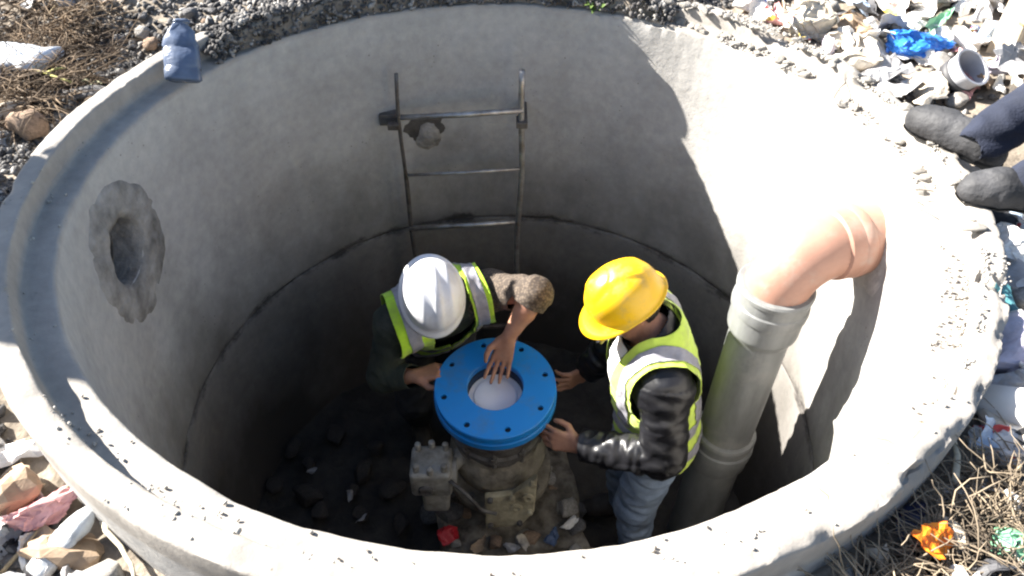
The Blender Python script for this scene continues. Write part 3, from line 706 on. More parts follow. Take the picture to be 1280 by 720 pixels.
def helmet(J, m, brim=.05, ridge=0, up=.045, size=1.0, back=0.0):
    l, f, u = J['H']; c = np.array(J['head'], float) + u*up - f*back; n = 96; V = []; F = []; rows = []
    for j in range(27):
        q = (j + .35)/26.35
        if q <= .80:
            a = q/.80*math.pi/2; rows.append((math.sin(a)**.92, math.cos(a)**.9 if math.cos(a) > 0 else 0, 0, 0))
        else:
            e = (q - .80)/.20; rows.append((1.0 + .03*e, -.17*min(1, e*1.6), max(0, (e - .45)/.55), 0))
    for r, z, e, _ in rows:
        for k in range(n):
            t = 2*math.pi*k/n; cs, sn = math.cos(t), math.sin(t)
            x = .114*r*sn*size; y = (.140 if cs > 0 else .142)*r*cs*size; zz = .128*z*size
            if ridge and e == 0:
                d = 0
                if ridge == 1:
                    d += .007*math.exp(-(x/.016)**4) + .005*math.exp(-((abs(x) - .052)/.010)**2)
                else:
                    d += .008*smooth01((.048 - abs(x))/.008 + .5)*smooth01((.105 - y)/.02)*smooth01((y + .12)/.03)
                    d -= .005*math.exp(-((math.hypot(x*1.15, y - .055) - .062)/.006)**2)*(1 if y > .03 else .4)
                k2 = smooth01((.97 - r)/.15); zz += d*k2*max(z, .2); x += d*k2*sn*(1-z); y += d*k2*cs*(1-z)
            if e > 0:
                ext = (.010 + brim*max(0, cs)**1.6 + .002*max(0, -cs))*e; x += ext*sn; y += ext*cs; zz -= (.010 + .012*max(0, cs))*e
            V.append(c + l*x + f*y + u*zz)
    rn = len(rows)
    F = [(j*n+k, (j+1)*n+k, (j+1)*n+(k+1) % n, j*n+(k+1) % n) for j in range(rn-1) for k in range(n)] + [tuple(range(n))]
    o = obj('hard_hat', V, F, m, J['root']); solidify(o, .004, -1); return o

v3 = lambda *a: np.array(a, float)
m_skin = mat('skin', (.36, .185, .12), .55, .14, 18, .12, 90, col2=(.29, .135, .085))
m_hair = mat('hair', (.012, .010, .009), .6, .3, 60, .4, 120)
m_vest = mat('hi_vis_cloth', (.50, .78, .035), .75, .18, 7, .2, 240, sheen=.2)
m_vest2 = mat('hi_vis_cloth_pale', (.60, .78, .10), .75, .12, 6, .2, 240, sheen=.2)
m_refl = mat('reflective_tape', (.31, .305, .34), .38, .15, 20, .12, 260, spec=.6)
m_black = mat('black_jacket', (.009, .009, .011), .38, .3, 9, .08, 60, spec=.5)
m_jeans = mat('faded_jeans', (.27, .34, .45), .9, .3, 6, .3, 160, col2=(.12, .165, .245))
m_dark = mat('dark_cloth', (.035, .036, .04), .9, .3, 9, .3, 150)
m_boot = mat('work_boot', (.05, .043, .038), .7, .4, 12, .4)

# patterned brown shirt
m_leo = mat('patterned_shirt', (.20, .15, .11), .9, .2, 10, .25, 150)
n_, l_, b_ = nodes_of(m_leo); tc = n_.new('ShaderNodeTexCoord'); vo = n_.new('ShaderNodeTexVoronoi'); vo.inputs['Scale'].default_value = 95; l_.new(tc.outputs['Object'], vo.inputs['Vector'])
l_.new(ramp(n_, l_, vo.outputs['Distance'], [(.0, (.135, .105, .08)), (.35, (.115, .088, .066)), (.55, (.065, .05, .039)), (.8, (.055, .042, .034))]), b_.inputs['Base Color'])

# worker in the yellow hard hat
J2 = dict(P=v3(.615, -.075, -1.13), N=v3(.545, -.055, -.675), SL=v3(.565, -.225, -.735), SR=v3(.545, .115, -.72), head=v3(.438, -.03, -.528), hf=v3(-.84, -.20, -.50), hu=v3(-.5, -.05, .86),
          EL=v3(.585, -.335, -.99), WL=v3(.292, -.24, -1.06), ER=v3(.46, .17, -.95), WR=v3(.36, .18, -1.13),
          HL=v3(.62, -.165, -1.18), HR=v3(.60, .01, -1.18), KL=v3(.575, -.18, -1.58), KR=v3(.55, .05, -1.58), AL=v3(.62, -.19, -1.955), AR=v3(.60, .06, -1.955), TL=v3(.46, -.21, -2.0), TR=v3(.44, .05, -2.0))
J2['handL'] = dict(d=v3(-.93, .25, .06), n=v3(-.25, .85, -.35), t=v3(-.1, .3, .9), s=1.08, curl=(.45, .4, .3), thumb=(.5, .3))
J2['handR'] = dict(d=v3(-.75, -.6, .05), n=v3(-.6, .75, -.1), t=v3(0, -1, 0), s=1.05)
person('person', J2, (.6, -.06, FLOOR), 'worker in yellow hard hat, hi-vis vest, black jacket and faded jeans reaching for the flange', skin=m_skin, top=m_black, trousers=m_jeans, shoe=m_boot, hair=m_hair, grow=.024, crinkle=(.006, 9), fold=.009)
make_vest(J2, m_vest2, m_refl, g=.047, hem=-.09, front='open', seed=2)
helmet(J2, mat('yellow_hard_hat', (.83, .50, .012), .34, .06, 5, .02, 30, spec=.5, col2=(.80, .46, .01)), .042, 2, .05, .955, .004)
l, f, u = J2['A']; H = J2['H']; root2 = J2['root']
# white shirt front and collar showing in the open jacket
B = Field(np.minimum(J2['P'], J2['N']) - .3, np.maximum(J2['P'], J2['N']) + .3, .006); torso(B, J2, .036); B.cone(J2['N'] - u*.02, J2['N'] + (J2['head'] - J2['N'])*.5, .078, .080, .02); V, F = B.mesh()
a = (V - J2['N']) @ l; b = (V - J2['P']) @ f; w = (V - J2['P']) @ u; T = np.linalg.norm(J2['N'] - J2['P'])
V, F = clip(V, F, np.minimum(np.minimum(.048 - abs(a - .012), b - .02), np.minimum(w - .42*T, 1.06*T - w)))
solidify(obj('shirt_front', crease(V, F, .006, 14, 8), F, mat('white_shirt', (.80, .79, .78), .85, .06, 6, .2, 160), root2), .003, 1)
hc = J2['head']; mb = MB(); p0 = hc + H[0]*.06 + H[1]*.115 - H[2]*.0; mb.tube([p0, p0 - H[2]*.03 + H[1]*.012, p0 + v3(-.008, -.004, -.05)], .006, 8); mb.obj('chin_strap', mat('yellow_strap', (.62, .52, .12), .7, .1), root2)

# worker in the white hard hat
J1 = dict(P=v3(-.31, .50, -1.14), N=v3(-.225, .23, -.745), SL=v3(-.045, .275, -.755), SR=v3(-.405, .14, -.80), head=v3(-.250, .105, -.622), hf=v3(.17, -.66, -.73), hu=v3(.2, -.72, .66),
          EL=v3(.132, .140, -.640), WL=v3(.028, .066, -.805), ER=v3(-.475, .10, -1.07), WR=v3(-.335, .03, -.985),
          HL=v3(-.22, .53, -1.18), HR=v3(-.40, .48, -1.18), KL=v3(-.20, .46, -1.60), KR=v3(-.42, .40, -1.60), AL=v3(-.18, .62, -1.955), AR=v3(-.43, .56, -1.955), TL=v3(-.13, .47, -2.0), TR=v3(-.40, .41, -2.0))
J1['handL'] = dict(d=v3(-.25, -.26, -.93), n=v3(-.15, -.95, .1), t=v3(-1, .1, 0), s=1.05, curl=(.25, .3, .25), spread=.12, thumb=(.5, .3))
J1['handR'] = dict(d=v3(.93, .05, .28), n=v3(.3, 0, -.95), t=v3(.1, -1, 0), s=1.05, curl=(.45, .5, .4), thumb=(.5, .4))
person('person', J1, (-.3, .55, FLOOR), 'worker in white hard hat bending over the blue flange, one bare forearm reaching into it', skin=m_skin, top=mat('olive_shirt', (.030, .036, .026), .9, .35, 8, .3, 150), top2=m_leo, trousers=m_dark, shoe=m_boot, hair=m_hair, sleeve=(.24, 'W'), grow=.010, fold=.005, crinkle=(.003, 12))
make_vest(J1, m_vest, m_refl, g=.044, hem=-.10, front='v', seed=6, wide=.222, strip_at=.155, wide_left=.165, strip_left=.118)
helmet(J1, mat('white_hard_hat', (.66, .66, .68), .30, .04, 9, .03, 30, spec=.5), .014, 1, .045, .945, .004)

# person standing beside the chamber, whose shadow falls across the rim
sx, sy = -2.42, .18
m_coat = mat('grey_coat', (.10, .10, .11), .85, .3, 9, .3, 150)
J3 = dict(P=v3(sx, sy, .95), N=v3(sx + .01, sy, 1.42), SL=v3(sx + .07, sy + .18, 1.36), SR=v3(sx - .07, sy - .18, 1.36), head=v3(sx + .03, sy, 1.58), hf=v3(.9, -.3, -.3), hu=v3(.2, 0, 1),
          EL=v3(sx + .10, sy + .27, 1.09), WL=v3(sx + .20, sy + .22, .86), ER=v3(sx - .08, sy - .27, 1.09), WR=v3(sx + .03, sy - .27, .84),
          HL=v3(sx + .03, sy + .09, .90), HR=v3(sx - .03, sy - .09, .90), KL=v3(sx + .05, sy + .12, .49), KR=v3(sx + .0, sy - .12, .49), AL=v3(sx + .04, sy + .13, .09), AR=v3(sx - .01, sy - .13, .09), TL=v3(sx + .20, sy + .10, .04), TR=v3(sx + .15, sy - .18, .04))
gz = ground_z(sx, sy)
for k in list(J3):
    if k not in ('hf', 'hu'): J3[k] = J3[k] + v3(0, 0, gz)
J3['handL'] = dict(d=v3(.3, -.1, -.9), n=v3(-.2, -.9, 0), t=v3(.9, 0, .2)); J3['handR'] = dict(d=v3(.3, .05, -.9), n=v3(-.2, .9, 0), t=v3(.9, 0, .2))
person('person', J3, (sx, sy, gz), 'bystander in grey coat standing on the gravel outside the shaded rim', h=.010, skin=m_skin, top=m_coat, trousers=m_dark, shoe=m_boot, hair=m_hair, grow=.03)

# person sitting on the litter, feet against the rim
m_navy = mat('navy_jeans', (.014, .018, .034), .9, .35, 8, .3, 150)
m_suede = mat('grey_suede', (.040, .040, .043), .7, .35, 8, .4, 70, col2=(.010, .010, .011))
a1_ = at(1232, 172, .13); a2_ = at(1292, 232, .13); t1_ = at(1152, 150, .10); t2_ = at(1222, 236, .10)
J4 = dict(P=v3(2.50, .05, .42), N=v3(2.62, .02, .90), SL=v3(2.58, -.17, .84), SR=v3(2.60, .20, .84), head=v3(2.56, .02, 1.06), hf=v3(-.9, 0, -.35), hu=v3(-.3, 0, .9),
          EL=v3(2.42, -.26, .62), WL=v3(2.22, -.16, .58), ER=v3(2.44, .30, .62), WR=v3(2.24, .24, .58), HL=v3(2.44, -.05, .38), HR=v3(2.44, .15, .38),
          KL=v3(2.04, -.06, .47), KR=v3(2.04, .24, .46), AL=a2_, AR=a1_, TL=t2_, TR=t1_)
J4['handL'] = dict(d=v3(-.9, .2, -.1), n=v3(0, 0, -1), t=v3(0, 1, 0)); J4['handR'] = dict(d=v3(-.9, -.2, -.1), n=v3(0, 0, -1), t=v3(0, -1, 0))
person('person', J4, (2.5, .05, ground_z(2.5, .05)), 'person in navy jeans and scuffed grey shoes sitting with feet against the rim', h=.009, skin=m_skin, top=m_coat, trousers=m_navy, shoe=m_suede, hair=m_hair, grow=.03)
for s in 'LR':                                               # laces
    sh = [c for c in J4['root'].children if c.name.startswith('shoe')]['LR'.index(s)]
    d = norm(J4['T'+s] - J4['A'+s]); si = norm(np.cross(d, (0, 0, 1)))
    for k in range(4):
        c = J4['A'+s] + d*(.082 + .018*k) + v3(0, 0, .042 - .004*k); mb = MB(); mb.tube([c - si*.026 + d*.006 - v3(0, 0, .012), c + v3(0, 0, .003), c + si*.026 - d*.006 - v3(0, 0, .012)], .003, 6); mb.obj('lace', m_dark, sh)

# ------------------------------------------------------------------ litter, stones, weeds
def hit(px, py, up=0.0):
    z = 0.0
    for _ in range(12): p = at(px, py, z); z = .5*z + .5*(ground_z(p[0], p[1]) + up)
    return at(px, py, z)
def crumple_mesh(seed, sub=3, dents=26, keep=.62):
    rnd = np.random.default_rng(seed); bm = bmesh.new(); bmesh.ops.create_icosphere(bm, subdivisions=sub, radius=1)
    P = np.array([v.co for v in bm.verts]); P *= (1 + .22*np.array([fbm(p, 1.3, seed) for p in P]))[:, None]
    for _ in range(dents):
        n = norm(rnd.normal(size=3)); h = rnd.uniform(.45, .85); q = P @ n; P = P - np.outer(np.maximum(0, q - h), n)*rnd.uniform(1.0, 1.75)
    P += .03*rnd.normal(size=P.shape); P -= P.mean(0); P /= np.abs(P).max()
    for v, p in zip(bm.verts, P): v.co = Vector(p)
    me = bpy.data.meshes.new('crumple'); bm.to_mesh(me); bm.free(); me.materials.append(None); return me
def sheet_mesh(seed, nx=12, ny=9, folds=5, amp=.22):
    rnd = np.random.default_rng(seed); P = []
    for i in range(nx):
        for j in range(ny): P.append(((i/(nx-1) - .5)*2*(1 + .08*rnd.normal()), (j/(ny-1) - .5)*1.4*(1 + .08*rnd.normal()), 0))
    P = np.array(P)
    for _ in range(folds):
        a = rnd.uniform(0, 2*math.pi); n = np.array((math.cos(a), math.sin(a), 0)); h = rnd.uniform(.1, .7); q = np.maximum(0, P @ n - h)
        P = P - np.outer(q*.55, n) + np.outer(q*rnd.uniform(-.7, .8), (0, 0, 1))
    P[:, 2] += amp*np.array([fbm((p[0], p[1], seed), 1.6, seed) for p in P])
    F = [(i*ny+j, (i+1)*ny+j, (i+1)*ny+j+1, i*ny+j+1) for i in range(nx-1) for j in range(ny-1)]
    P -= P.mean(0); n = len(P); V2 = np.concatenate([P, P - np.array((0, 0, .02))])
    bd = [i*ny for i in range(nx)] + [(nx-1)*ny + j for j in range(1, ny)] + [i*ny + ny-1 for i in range(nx-2, -1, -1)] + [j for j in range(ny-2, 0, -1)]
    F2 = F + [tuple(k + n for k in f[::-1]) for f in F] + [(bd[k], bd[(k+1) % len(bd)] , bd[(k+1) % len(bd)] + n, bd[k] + n) for k in range(len(bd))]
    me = new_mesh('sheet', V2, F2, False); me.materials.append(None); return me
def stone_mesh(seed):
    bm = bmesh.new(); bmesh.ops.create_icosphere(bm, subdivisions=3, radius=1); rnd = np.random.default_rng(seed)
    P = np.array([v.co for v in bm.verts])
    for _ in range(9):
        n = norm(rnd.normal(size=3)); h = rnd.uniform(.55, .9); q = P @ n; P = P - np.outer(np.maximum(0, q - h), n)*.95
    P *= (1 + .09*np.array([fbm(p, 2.2, seed) for p in P]))[:, None]; P /= np.abs(P).max()
    for v, p in zip(bm.verts, P): v.co = Vector(p)
    me = bpy.data.meshes.new('stone'); bm.to_mesh(me); bm.free(); me.materials.append(None); me.shade_smooth(); return me
def bottle_mesh(crush=.3, seed=1, dent=1.0):
    mb = MB(); mb.lathe([(.001, -.95), (.24, -.95), (.30, -.90), (.31, -.6), (.29, -.55), (.31, -.5), (.31, .0), (.29, .05), (.31, .1), (.31, .35), (.25, .55), (.13, .75), (.115, .80), (.14, .81), (.14, .92), (.001, .93)], 24, (0, 0, 0), np.array(((1, 0, 0), (0, 0, 1), (0, -1, 0))))
    P = np.array(mb.V); P[:, 2] *= 1 - crush; P[:, 2] += .05*dent*np.array([fbm(p, 3, seed) for p in P]); P[:, 0] += .08*dent*np.array([fbm(p, 2.2, seed+4) for p in P]); P[:, 1] += .05*(dent - 1)*np.array([fbm(p, 4, seed+9) for p in P])
    me = new_mesh('bottle', P, mb.F); me.materials.append(None); return me
def cup_mesh():
    mb = MB(); mb.lathe([(.001, -.9), (.52, -.9), (.56, -.85), (.74, .82), (.80, .84), (.80, .9), (.70, .9), (.50, -.8), (.001, -.8)], 32); me = new_mesh('cup', mb.V, mb.F); me.materials.append(None); return me
def lathe_mesh(name, prof, n=24):
    mb = MB(); mb.lathe(prof, n); me = new_mesh(name, mb.V, mb.F); me.materials.append(None); return me
def stick_mesh(seed, fork=True):
    rnd = random.Random(seed); mb = MB(); pts = []; p = np.array((-1.0, 0, 0)); d = np.array((1.0, 0, 0))
    for k in range(9): pts.append(p.copy()); d = norm(d + np.array((0, rnd.uniform(-.25, .25), rnd.uniform(-.12, .12)))); p = p + d*.25
    mb.tube(pts, [.05 - .003*k for k in range(9)], 7)
    if fork: mb.tube([pts[4], pts[4] + np.array((.2, .22, .05)), pts[4] + np.array((.42, .34, .04))], [.035, .028, .012], 6)
    me = new_mesh('stick', mb.V, mb.F); me.materials.append(None); return me
CR = [crumple_mesh(s) for s in range(1, 8)]; CB = [crumple_mesh(s + 20, 4, 60) for s in range(3)]; SH = [sheet_mesh(s) for s in range(1, 8)]; ST = [stone_mesh(s) for s in range(1, 7)]; BO = [bottle_mesh(.35, 2), bottle_mesh(.6, 5)]; CU = cup_mesh(); SK = [stick_mesh(s) for s in range(5)]
def put(name, me, p, size, rot, m, label, cat, group=None):
    o = bpy.data.objects.new(name, me); COL.objects.link(o); o.location = tuple(p); o.scale = size if not np.isscalar(size) else (size,)*3
    o.rotation_euler = rot; o.material_slots[0].link = 'OBJECT'; o.material_slots[0].material = m
    return tag(o, label, cat, group)
U = random.uniform
def plastic(name, col, rough=.45, var=.10): return mat(name, col, rough, var, 2.6, .15, 14, spec=.5, col2=tuple(np.array(col)*np.array((.78, .74, .69))))
M_LIT = dict(white=plastic('litter_white', (.72, .71, .69)), cream=plastic('litter_cream', (.58, .52, .43), .7), grey=plastic('litter_grey', (.36, .36, .37), .6), lilac=plastic('litter_lilac', (.45, .42, .50)), brown=plastic('litter_cardboard', (.34, .25, .17), .85),
    blue=plastic('litter_blue', (.05, .20, .55)), dark=plastic('litter_dark', (.05, .05, .055), .6), pink=plastic('litter_pink', (.62, .33, .33)), teal=plastic('litter_teal', (.08, .24, .28)), green=plastic('litter_green', (.22, .48, .30)), paleblue=plastic('litter_pale_blue', (.42, .52, .66)))
m_stone = mat('stone', (.30, .28, .255), .9, .35, 6, .5, 30); m_stone_d = mat('stone_dark', (.13, .125, .125), .9, .4, 6, .5, 30); m_stone_b = mat('stone_brown', (.26, .18, .125), .9, .35, 6, .5, 30); m_rubble = mat('rubble', (.36, .335, .30), .95, .25, 8, .7, 30)
m_stalk = mat('dry_stalk', (.42, .33, .20), .9, .3, 9, .2); m_stalk_p = mat('pale_stalk', (.62, .56, .42), .85, .2, 9, .2)

put('concrete_chunk', ST[5], (2.50, .06, ground_z(2.5, .05) + .04), (.30, .26, .19), (0, 0, .4), m_rubble, 'large lump of broken concrete used as a seat by the litter', 'rubble')
pm = mat('printed_wrapper', (.6, .58, .55), .35, .1); n_, l_, b_ = nodes_of(pm); tc = n_.new('ShaderNodeTexCoord'); vo = n_.new('ShaderNodeTexVoronoi'); vo.distance = 'CHEBYCHEV'; vo.inputs['Scale'].default_value = 2.2; l_.new(tc.outputs['Object'], vo.inputs['Vector'])
sp_ = n_.new('ShaderNodeSeparateColor'); l_.new(vo.outputs['Color'], sp_.inputs[0]); r_ = ramp(n_, l_, sp_.outputs[0], [(.0, (.62, .60, .58)), (.45, (.60, .08, .07)), (.62, (.65, .63, .6)), (.75, (.07, .16, .42)), (.88, (.70, .52, .10))]); r_.node.color_ramp.interpolation = 'CONSTANT'; l_.new(r_, b_.inputs['Base Color'])
M_LIT['printed'] = pm
# ---- single pieces that stand out
put('plastic_container', BO[0], hit(14, 70, .05), (.30, .16, .16), (0, .1, 1.35), plastic('cloudy_plastic', (.62, .66, .72), .25), 'cloudy white crushed plastic bottle lying among dry weeds', 'bottle')
put('plant_stalk', SK[1], hit(62, 92, .05), (.10, .14, .14), (0, .05, -.35), mat('yellow_stalk', (.55, .52, .18), .8, .2), 'short yellow-green plant stalk beside the cloudy bottle', 'stalk')
put('plastic_bottle', bottle_mesh(.5, 8, 1.5), at(226, 62, .11), (.19, .115, .17), (.75, .05, .10), plastic('blue_grey_plastic', (.10, .13, .20), .2), 'crushed blue-grey plastic bottle propped on the rim at the gravel', 'bottle')
put('stick', SK[2], hit(262, 48, .02), (.10, .12, .12), (0, .05, .55), m_stalk, 'thin brown stick lying on gravel by the blue-grey bottle', 'stick')
put('stone', ST[0], hit(35, 158, .03), (.062, .058, .062), (0, 0, .5), m_stone_b, 'rounded reddish-brown stone below the dry weeds', 'stone')
put('stone', ST[1], hit(112, 116, .02), (.095, .04, .022), (0, 0, .2), m_stone_d, 'flat dark leaf-shaped stone between weeds and gravel', 'stone')
put('leaf', SH[2], hit(113, 102, .03), (.05, .03, .04), (0, 0, -.1), mat('dry_leaf', (.40, .40, .25), .8, .2), 'pale dry leaf on the flat dark stone', 'leaf')
put('rubble_block', ST[2], (.095, 1.24, .10), (.075, .045, .115), (0, .1, .2), m_rubble, 'lump of broken concrete standing on the gravel at the far rim', 'rubble')
put('concrete_slab', ST[3], hit(905, 38, .0), (.26, .14, .05), (0, .05, -.35), m_rubble, 'flat pale slab of broken concrete behind the rim', 'rubble')
put('plastic_bag', CB[0], hit(1012, 24, .06), (.12, .09, .075), (0, 0, .4), M_LIT['cream'], 'cream crumpled bag on the litter behind the broken rim', 'bag')
put('plastic_bag', CB[1], hit(1146, 56, .06), (.135, .075, .065), (0, 0, -.25), plastic('bright_blue_bag', (.04, .23, .75), .3), 'bright blue crumpled plastic bag in the litter', 'bag')
put('plastic_strip', SH[3], hit(1178, 22, .07), (.13, .03, .06), (0, -.1, .7), M_LIT['green'], 'pale green plastic strip near the wooden post', 'plastic strip')
# grey shoe-box like tub with black band
tb = empty('plastic_tub', hit(1180, 106, .0), 'pale grey plastic tub with black band beside the grey shoes', 'tub'); tp = np.array(tb.location)
mb = MB(); mb.lathe([(.001, 0), (.055, 0), (.058, .01), (.065, .11), (.07, .112), (.07, .12), (.062, .12), (.054, .012), (.001, .012)], 32, tp, np.array(Euler((.5, .35, 0)).to_matrix())); sharp(mb.obj('tub_body', plastic('tub_grey', (.50, .51, .55), .4), tb))
q = np.array(Euler((.5, .35, 0)).to_matrix()); mb = MB(); mb.lathe([(.0605, .035), (.0635, .075), (.0655, .075), (.0625, .035)], 32, tp, q, True); mb.obj('band', M_LIT['dark'], tb)
# wooden post
po = hit(1258, 62, 0); post = bpy.data.objects.new('wooden_post', None); bpy.data.objects.remove(post)
bm = bmesh.new(); bmesh.ops.create_cube(bm, size=1); bmesh.ops.subdivide_edges(bm, edges=bm.edges, cuts=5, use_grid_fill=True)
for v in bm.verts: v.co = Vector((v.co.x*.095*(1 + .08*fbm(v.co, 3, 3)), v.co.y*.09, v.co.z*.75 + .28 + .02*fbm(v.co, 6, 2)))
me = bpy.data.meshes.new('wooden_post'); bm.to_mesh(me); bm.free(); me.materials.append(mat('weathered_wood', (.42, .35, .26), .9, .3, 7, .5, 30, stretch=(6, 6, .6)))
post = bpy.data.objects.new('wooden_post', me); COL.objects.link(post); post.location = tuple(po); post.rotation_euler = (-.15, .25, .5); bevel(post, .006); tag(post, 'weathered square wooden post stuck in the litter', 'post')
put('cardboard', SH[4], hit(1276, 26, .09), (.10, .08, .1), (.3, .2, .4), plastic('tan_card', (.62, .45, .22), .8), 'tan folded cardboard scrap beside the wooden post', 'cardboard')
put('plastic_bag', CB[2], hit(1262, 306, .05), (.105, .09, .05), (0, 0, .2), M_LIT['white'], 'crumpled white bag at the ring below the grey shoes', 'bag')
put('cloth_rag', CR[3], hit(1262, 352, .03), (.12, .075, .05), (0, .1, -.4), M_LIT['grey'], 'grey rag between the white bag and the teal strip', 'rag')
put('plastic_strip', SH[1], hit(1266, 386, .05), (.11, .03, .06), (0, .2, -.9), M_LIT['teal'], 'teal plastic strip across the lilac rag', 'plastic strip')
put('cloth_rag', CR[4], hit(1262, 432, .04), (.13, .085, .055), (0, .1, .4), M_LIT['lilac'], 'lilac-grey crumpled rag under the teal strip', 'rag')
cp = empty('paper_cup', hit(1256, 506, .04), 'white plastic cup with pink ring print lying against the ring', 'cup'); c0 = np.array(cp.location); q = np.array(Euler((1.15, .25, .7)).to_matrix())
mb = MB(); mb.lathe([(.001, -.055), (.034, -.055), (.036, -.05), (.047, .05), (.051, .052), (.051, .057), (.044, .057), (.032, -.05), (.001, -.05)], 32, c0, q); sharp(mb.obj('cup_body', M_LIT['white'], cp))
mb = MB(); mb.lathe([(.0390, -.012), (.0418, .014), (.0428, .014), (.0400, -.012)], 32, c0, q, True); mb.obj('print_band', mat('pink_print', (.55, .12, .30), .5, .1), cp)
put('cardboard_box', SH[5], hit(1262, 552, .03), (.10, .085, .06), (.1, .3, .1), M_LIT['paleblue'], 'pale blue-grey card under the white cup', 'cardboard')
put('stick', SK[0], hit(1212, 566, .06), (.075, .16, .16), (.1, -.3, .9), m_stalk_p, 'pale thick stick end leaning at the ring above the dry weeds', 'stick')
put('candy_wrapper', SH[6], hit(1172, 676, .07), (.05, .048, .06), (.4, .2, .5), mat('orange_foil', (.80, .11, .010), .4, .1, 3, .2, 30, col2=(.85, .32, .02)), 'bright orange foil wrapper caught in dry weeds', 'wrapper')
put('plastic_bag', CR[5], hit(1142, 652, .01), (.055, .035, .03), (0, 0, .8), plastic('dark_blue_plastic', (.03, .035, .09), .4), 'dark blue plastic scrap under the orange wrapper', 'bag')
put('plastic_bag', CB[0], hit(1272, 684, .03), (.05, .045, .035), (0, 0, .1), M_LIT['green'], 'pale green plastic bag scrap in the dry weeds', 'bag')
put('plastic_bag', CB[1], hit(52, 640, .04), (.085, .045, .045), (0, 0, .6), M_LIT['pink'], 'pinkish crumpled bag in the litter outside the sunlit rim', 'bag')
put('plastic_bottle', BO[0], hit(84, 672, .04), (.085, .085, .085), (.2, .1, -.5), plastic('clear_plastic', (.55, .57, .58), .2), 'small crushed clear bottle beside the pinkish bag', 'bottle')
put('stick', stick_mesh(11, False), hit(150, 700, .03), (.10, .12, .12), (0, .05, -.9), m_stalk_p, 'pale straight stick lying against the outside of the ring', 'stick')
put('concrete_chunk', ST[4], (.02, -.20, FLOOR + .03), (.16, .10, .06), (0, 0, .2), m_stone, 'broken concrete chunk at the foot of the concrete block', 'rubble')
# red scraps and pale scraps on the pit floor
p = at_y(556, 664, -.18)
put('plastic_bag', CR[1], at(562, 668, FLOOR + .34), (.055, .04, .03), (0, 0, .4), mat('red_plastic', (.45, .02, .03), .4, .2), 'crumpled red plastic on the concrete block below the gearbox', 'bag')
put('plastic_bag', CR[2], at(690, 672, FLOOR + .35), (.06, .045, .03), (0, 0, 1.0), plastic('navy_plastic', (.06, .10, .20), .5), 'crumpled dark blue plastic on the concrete block', 'bag')
for k, (px, py, s_) in enumerate(((386, 582, .05), (441, 612, .05), (452, 642, .045), (400, 640, .05), (470, 560, .06), (365, 560, .05), (500, 655, .05), (420, 545, .06), (455, 590, .06), (345, 605, .06), (385, 620, .07), (490, 610, .06))):
    put('stone', ST[k % 6], at(px, py, FLOOR + .04), (s_*U(.8, 1.4), s_*U(.7, 1.1), s_*U(.5, .8)), (U(-.3, .3), U(-.3, .3), U(0, 6)), mat('muddy_stone', (.06, .052, .046), .85, .4, 8, .6, 30), 'muddy stone on the dark floor of the chamber', 'stone', 'stones on the pit floor')
for k, (px, py) in enumerate(((438, 618), (390, 588), (452, 648))):
    put('paper_scrap', SH[k], at(px, py, FLOOR + .09), (.035, .025, .03), (U(-.5, .5), U(-.5, .5), U(0, 6)), M_LIT['grey'], 'small grey paper scrap on the dark pit floor', 'paper', 'paper scraps on the pit floor')

for k in range(34):                                          # rubble heaped round the foot of the valve
    a = U(0, 6.3); q = U(.19, .42); x, y = VX + .08 + q*math.cos(a), VY - .03 + q*.85*math.sin(a); s_ = U(.025, .06); c = (m_stone, m_stone_d, m_stone_b, m_rubble)[k % 4]; w = ('grey', 'dark', 'brown', 'pale')[k % 4]
    put('stone', ST[k % 6], (x, y, (FLOOR + .31 if abs(x - VX - .06) < .30 and abs(y - VY + .03) < .24 else FLOOR + .05) + s_*.3), (s_*U(.9, 1.4), s_, s_*U(.5, .8)), (U(-.4, .4), U(-.4, .4), U(0, 6)), c, '%s piece of rubble heaped at the foot of the valve' % w, 'rubble', '%s rubble round the valve' % w)
for k, (px, py, c, w) in enumerate(((655, 676, 'cream', 'cream'), (640, 684, 'grey', 'grey'), (712, 655, 'white', 'white'), (600, 680, 'brown', 'brown'))):
    put('paper_scrap', SH[k], at(px, py, FLOOR + .36), (.05, .035, .04), (U(-.4, .4), U(-.4, .4), U(0, 6)), M_LIT[c], 'crumpled %s paper scrap among the rubble under the valve' % w, 'paper')

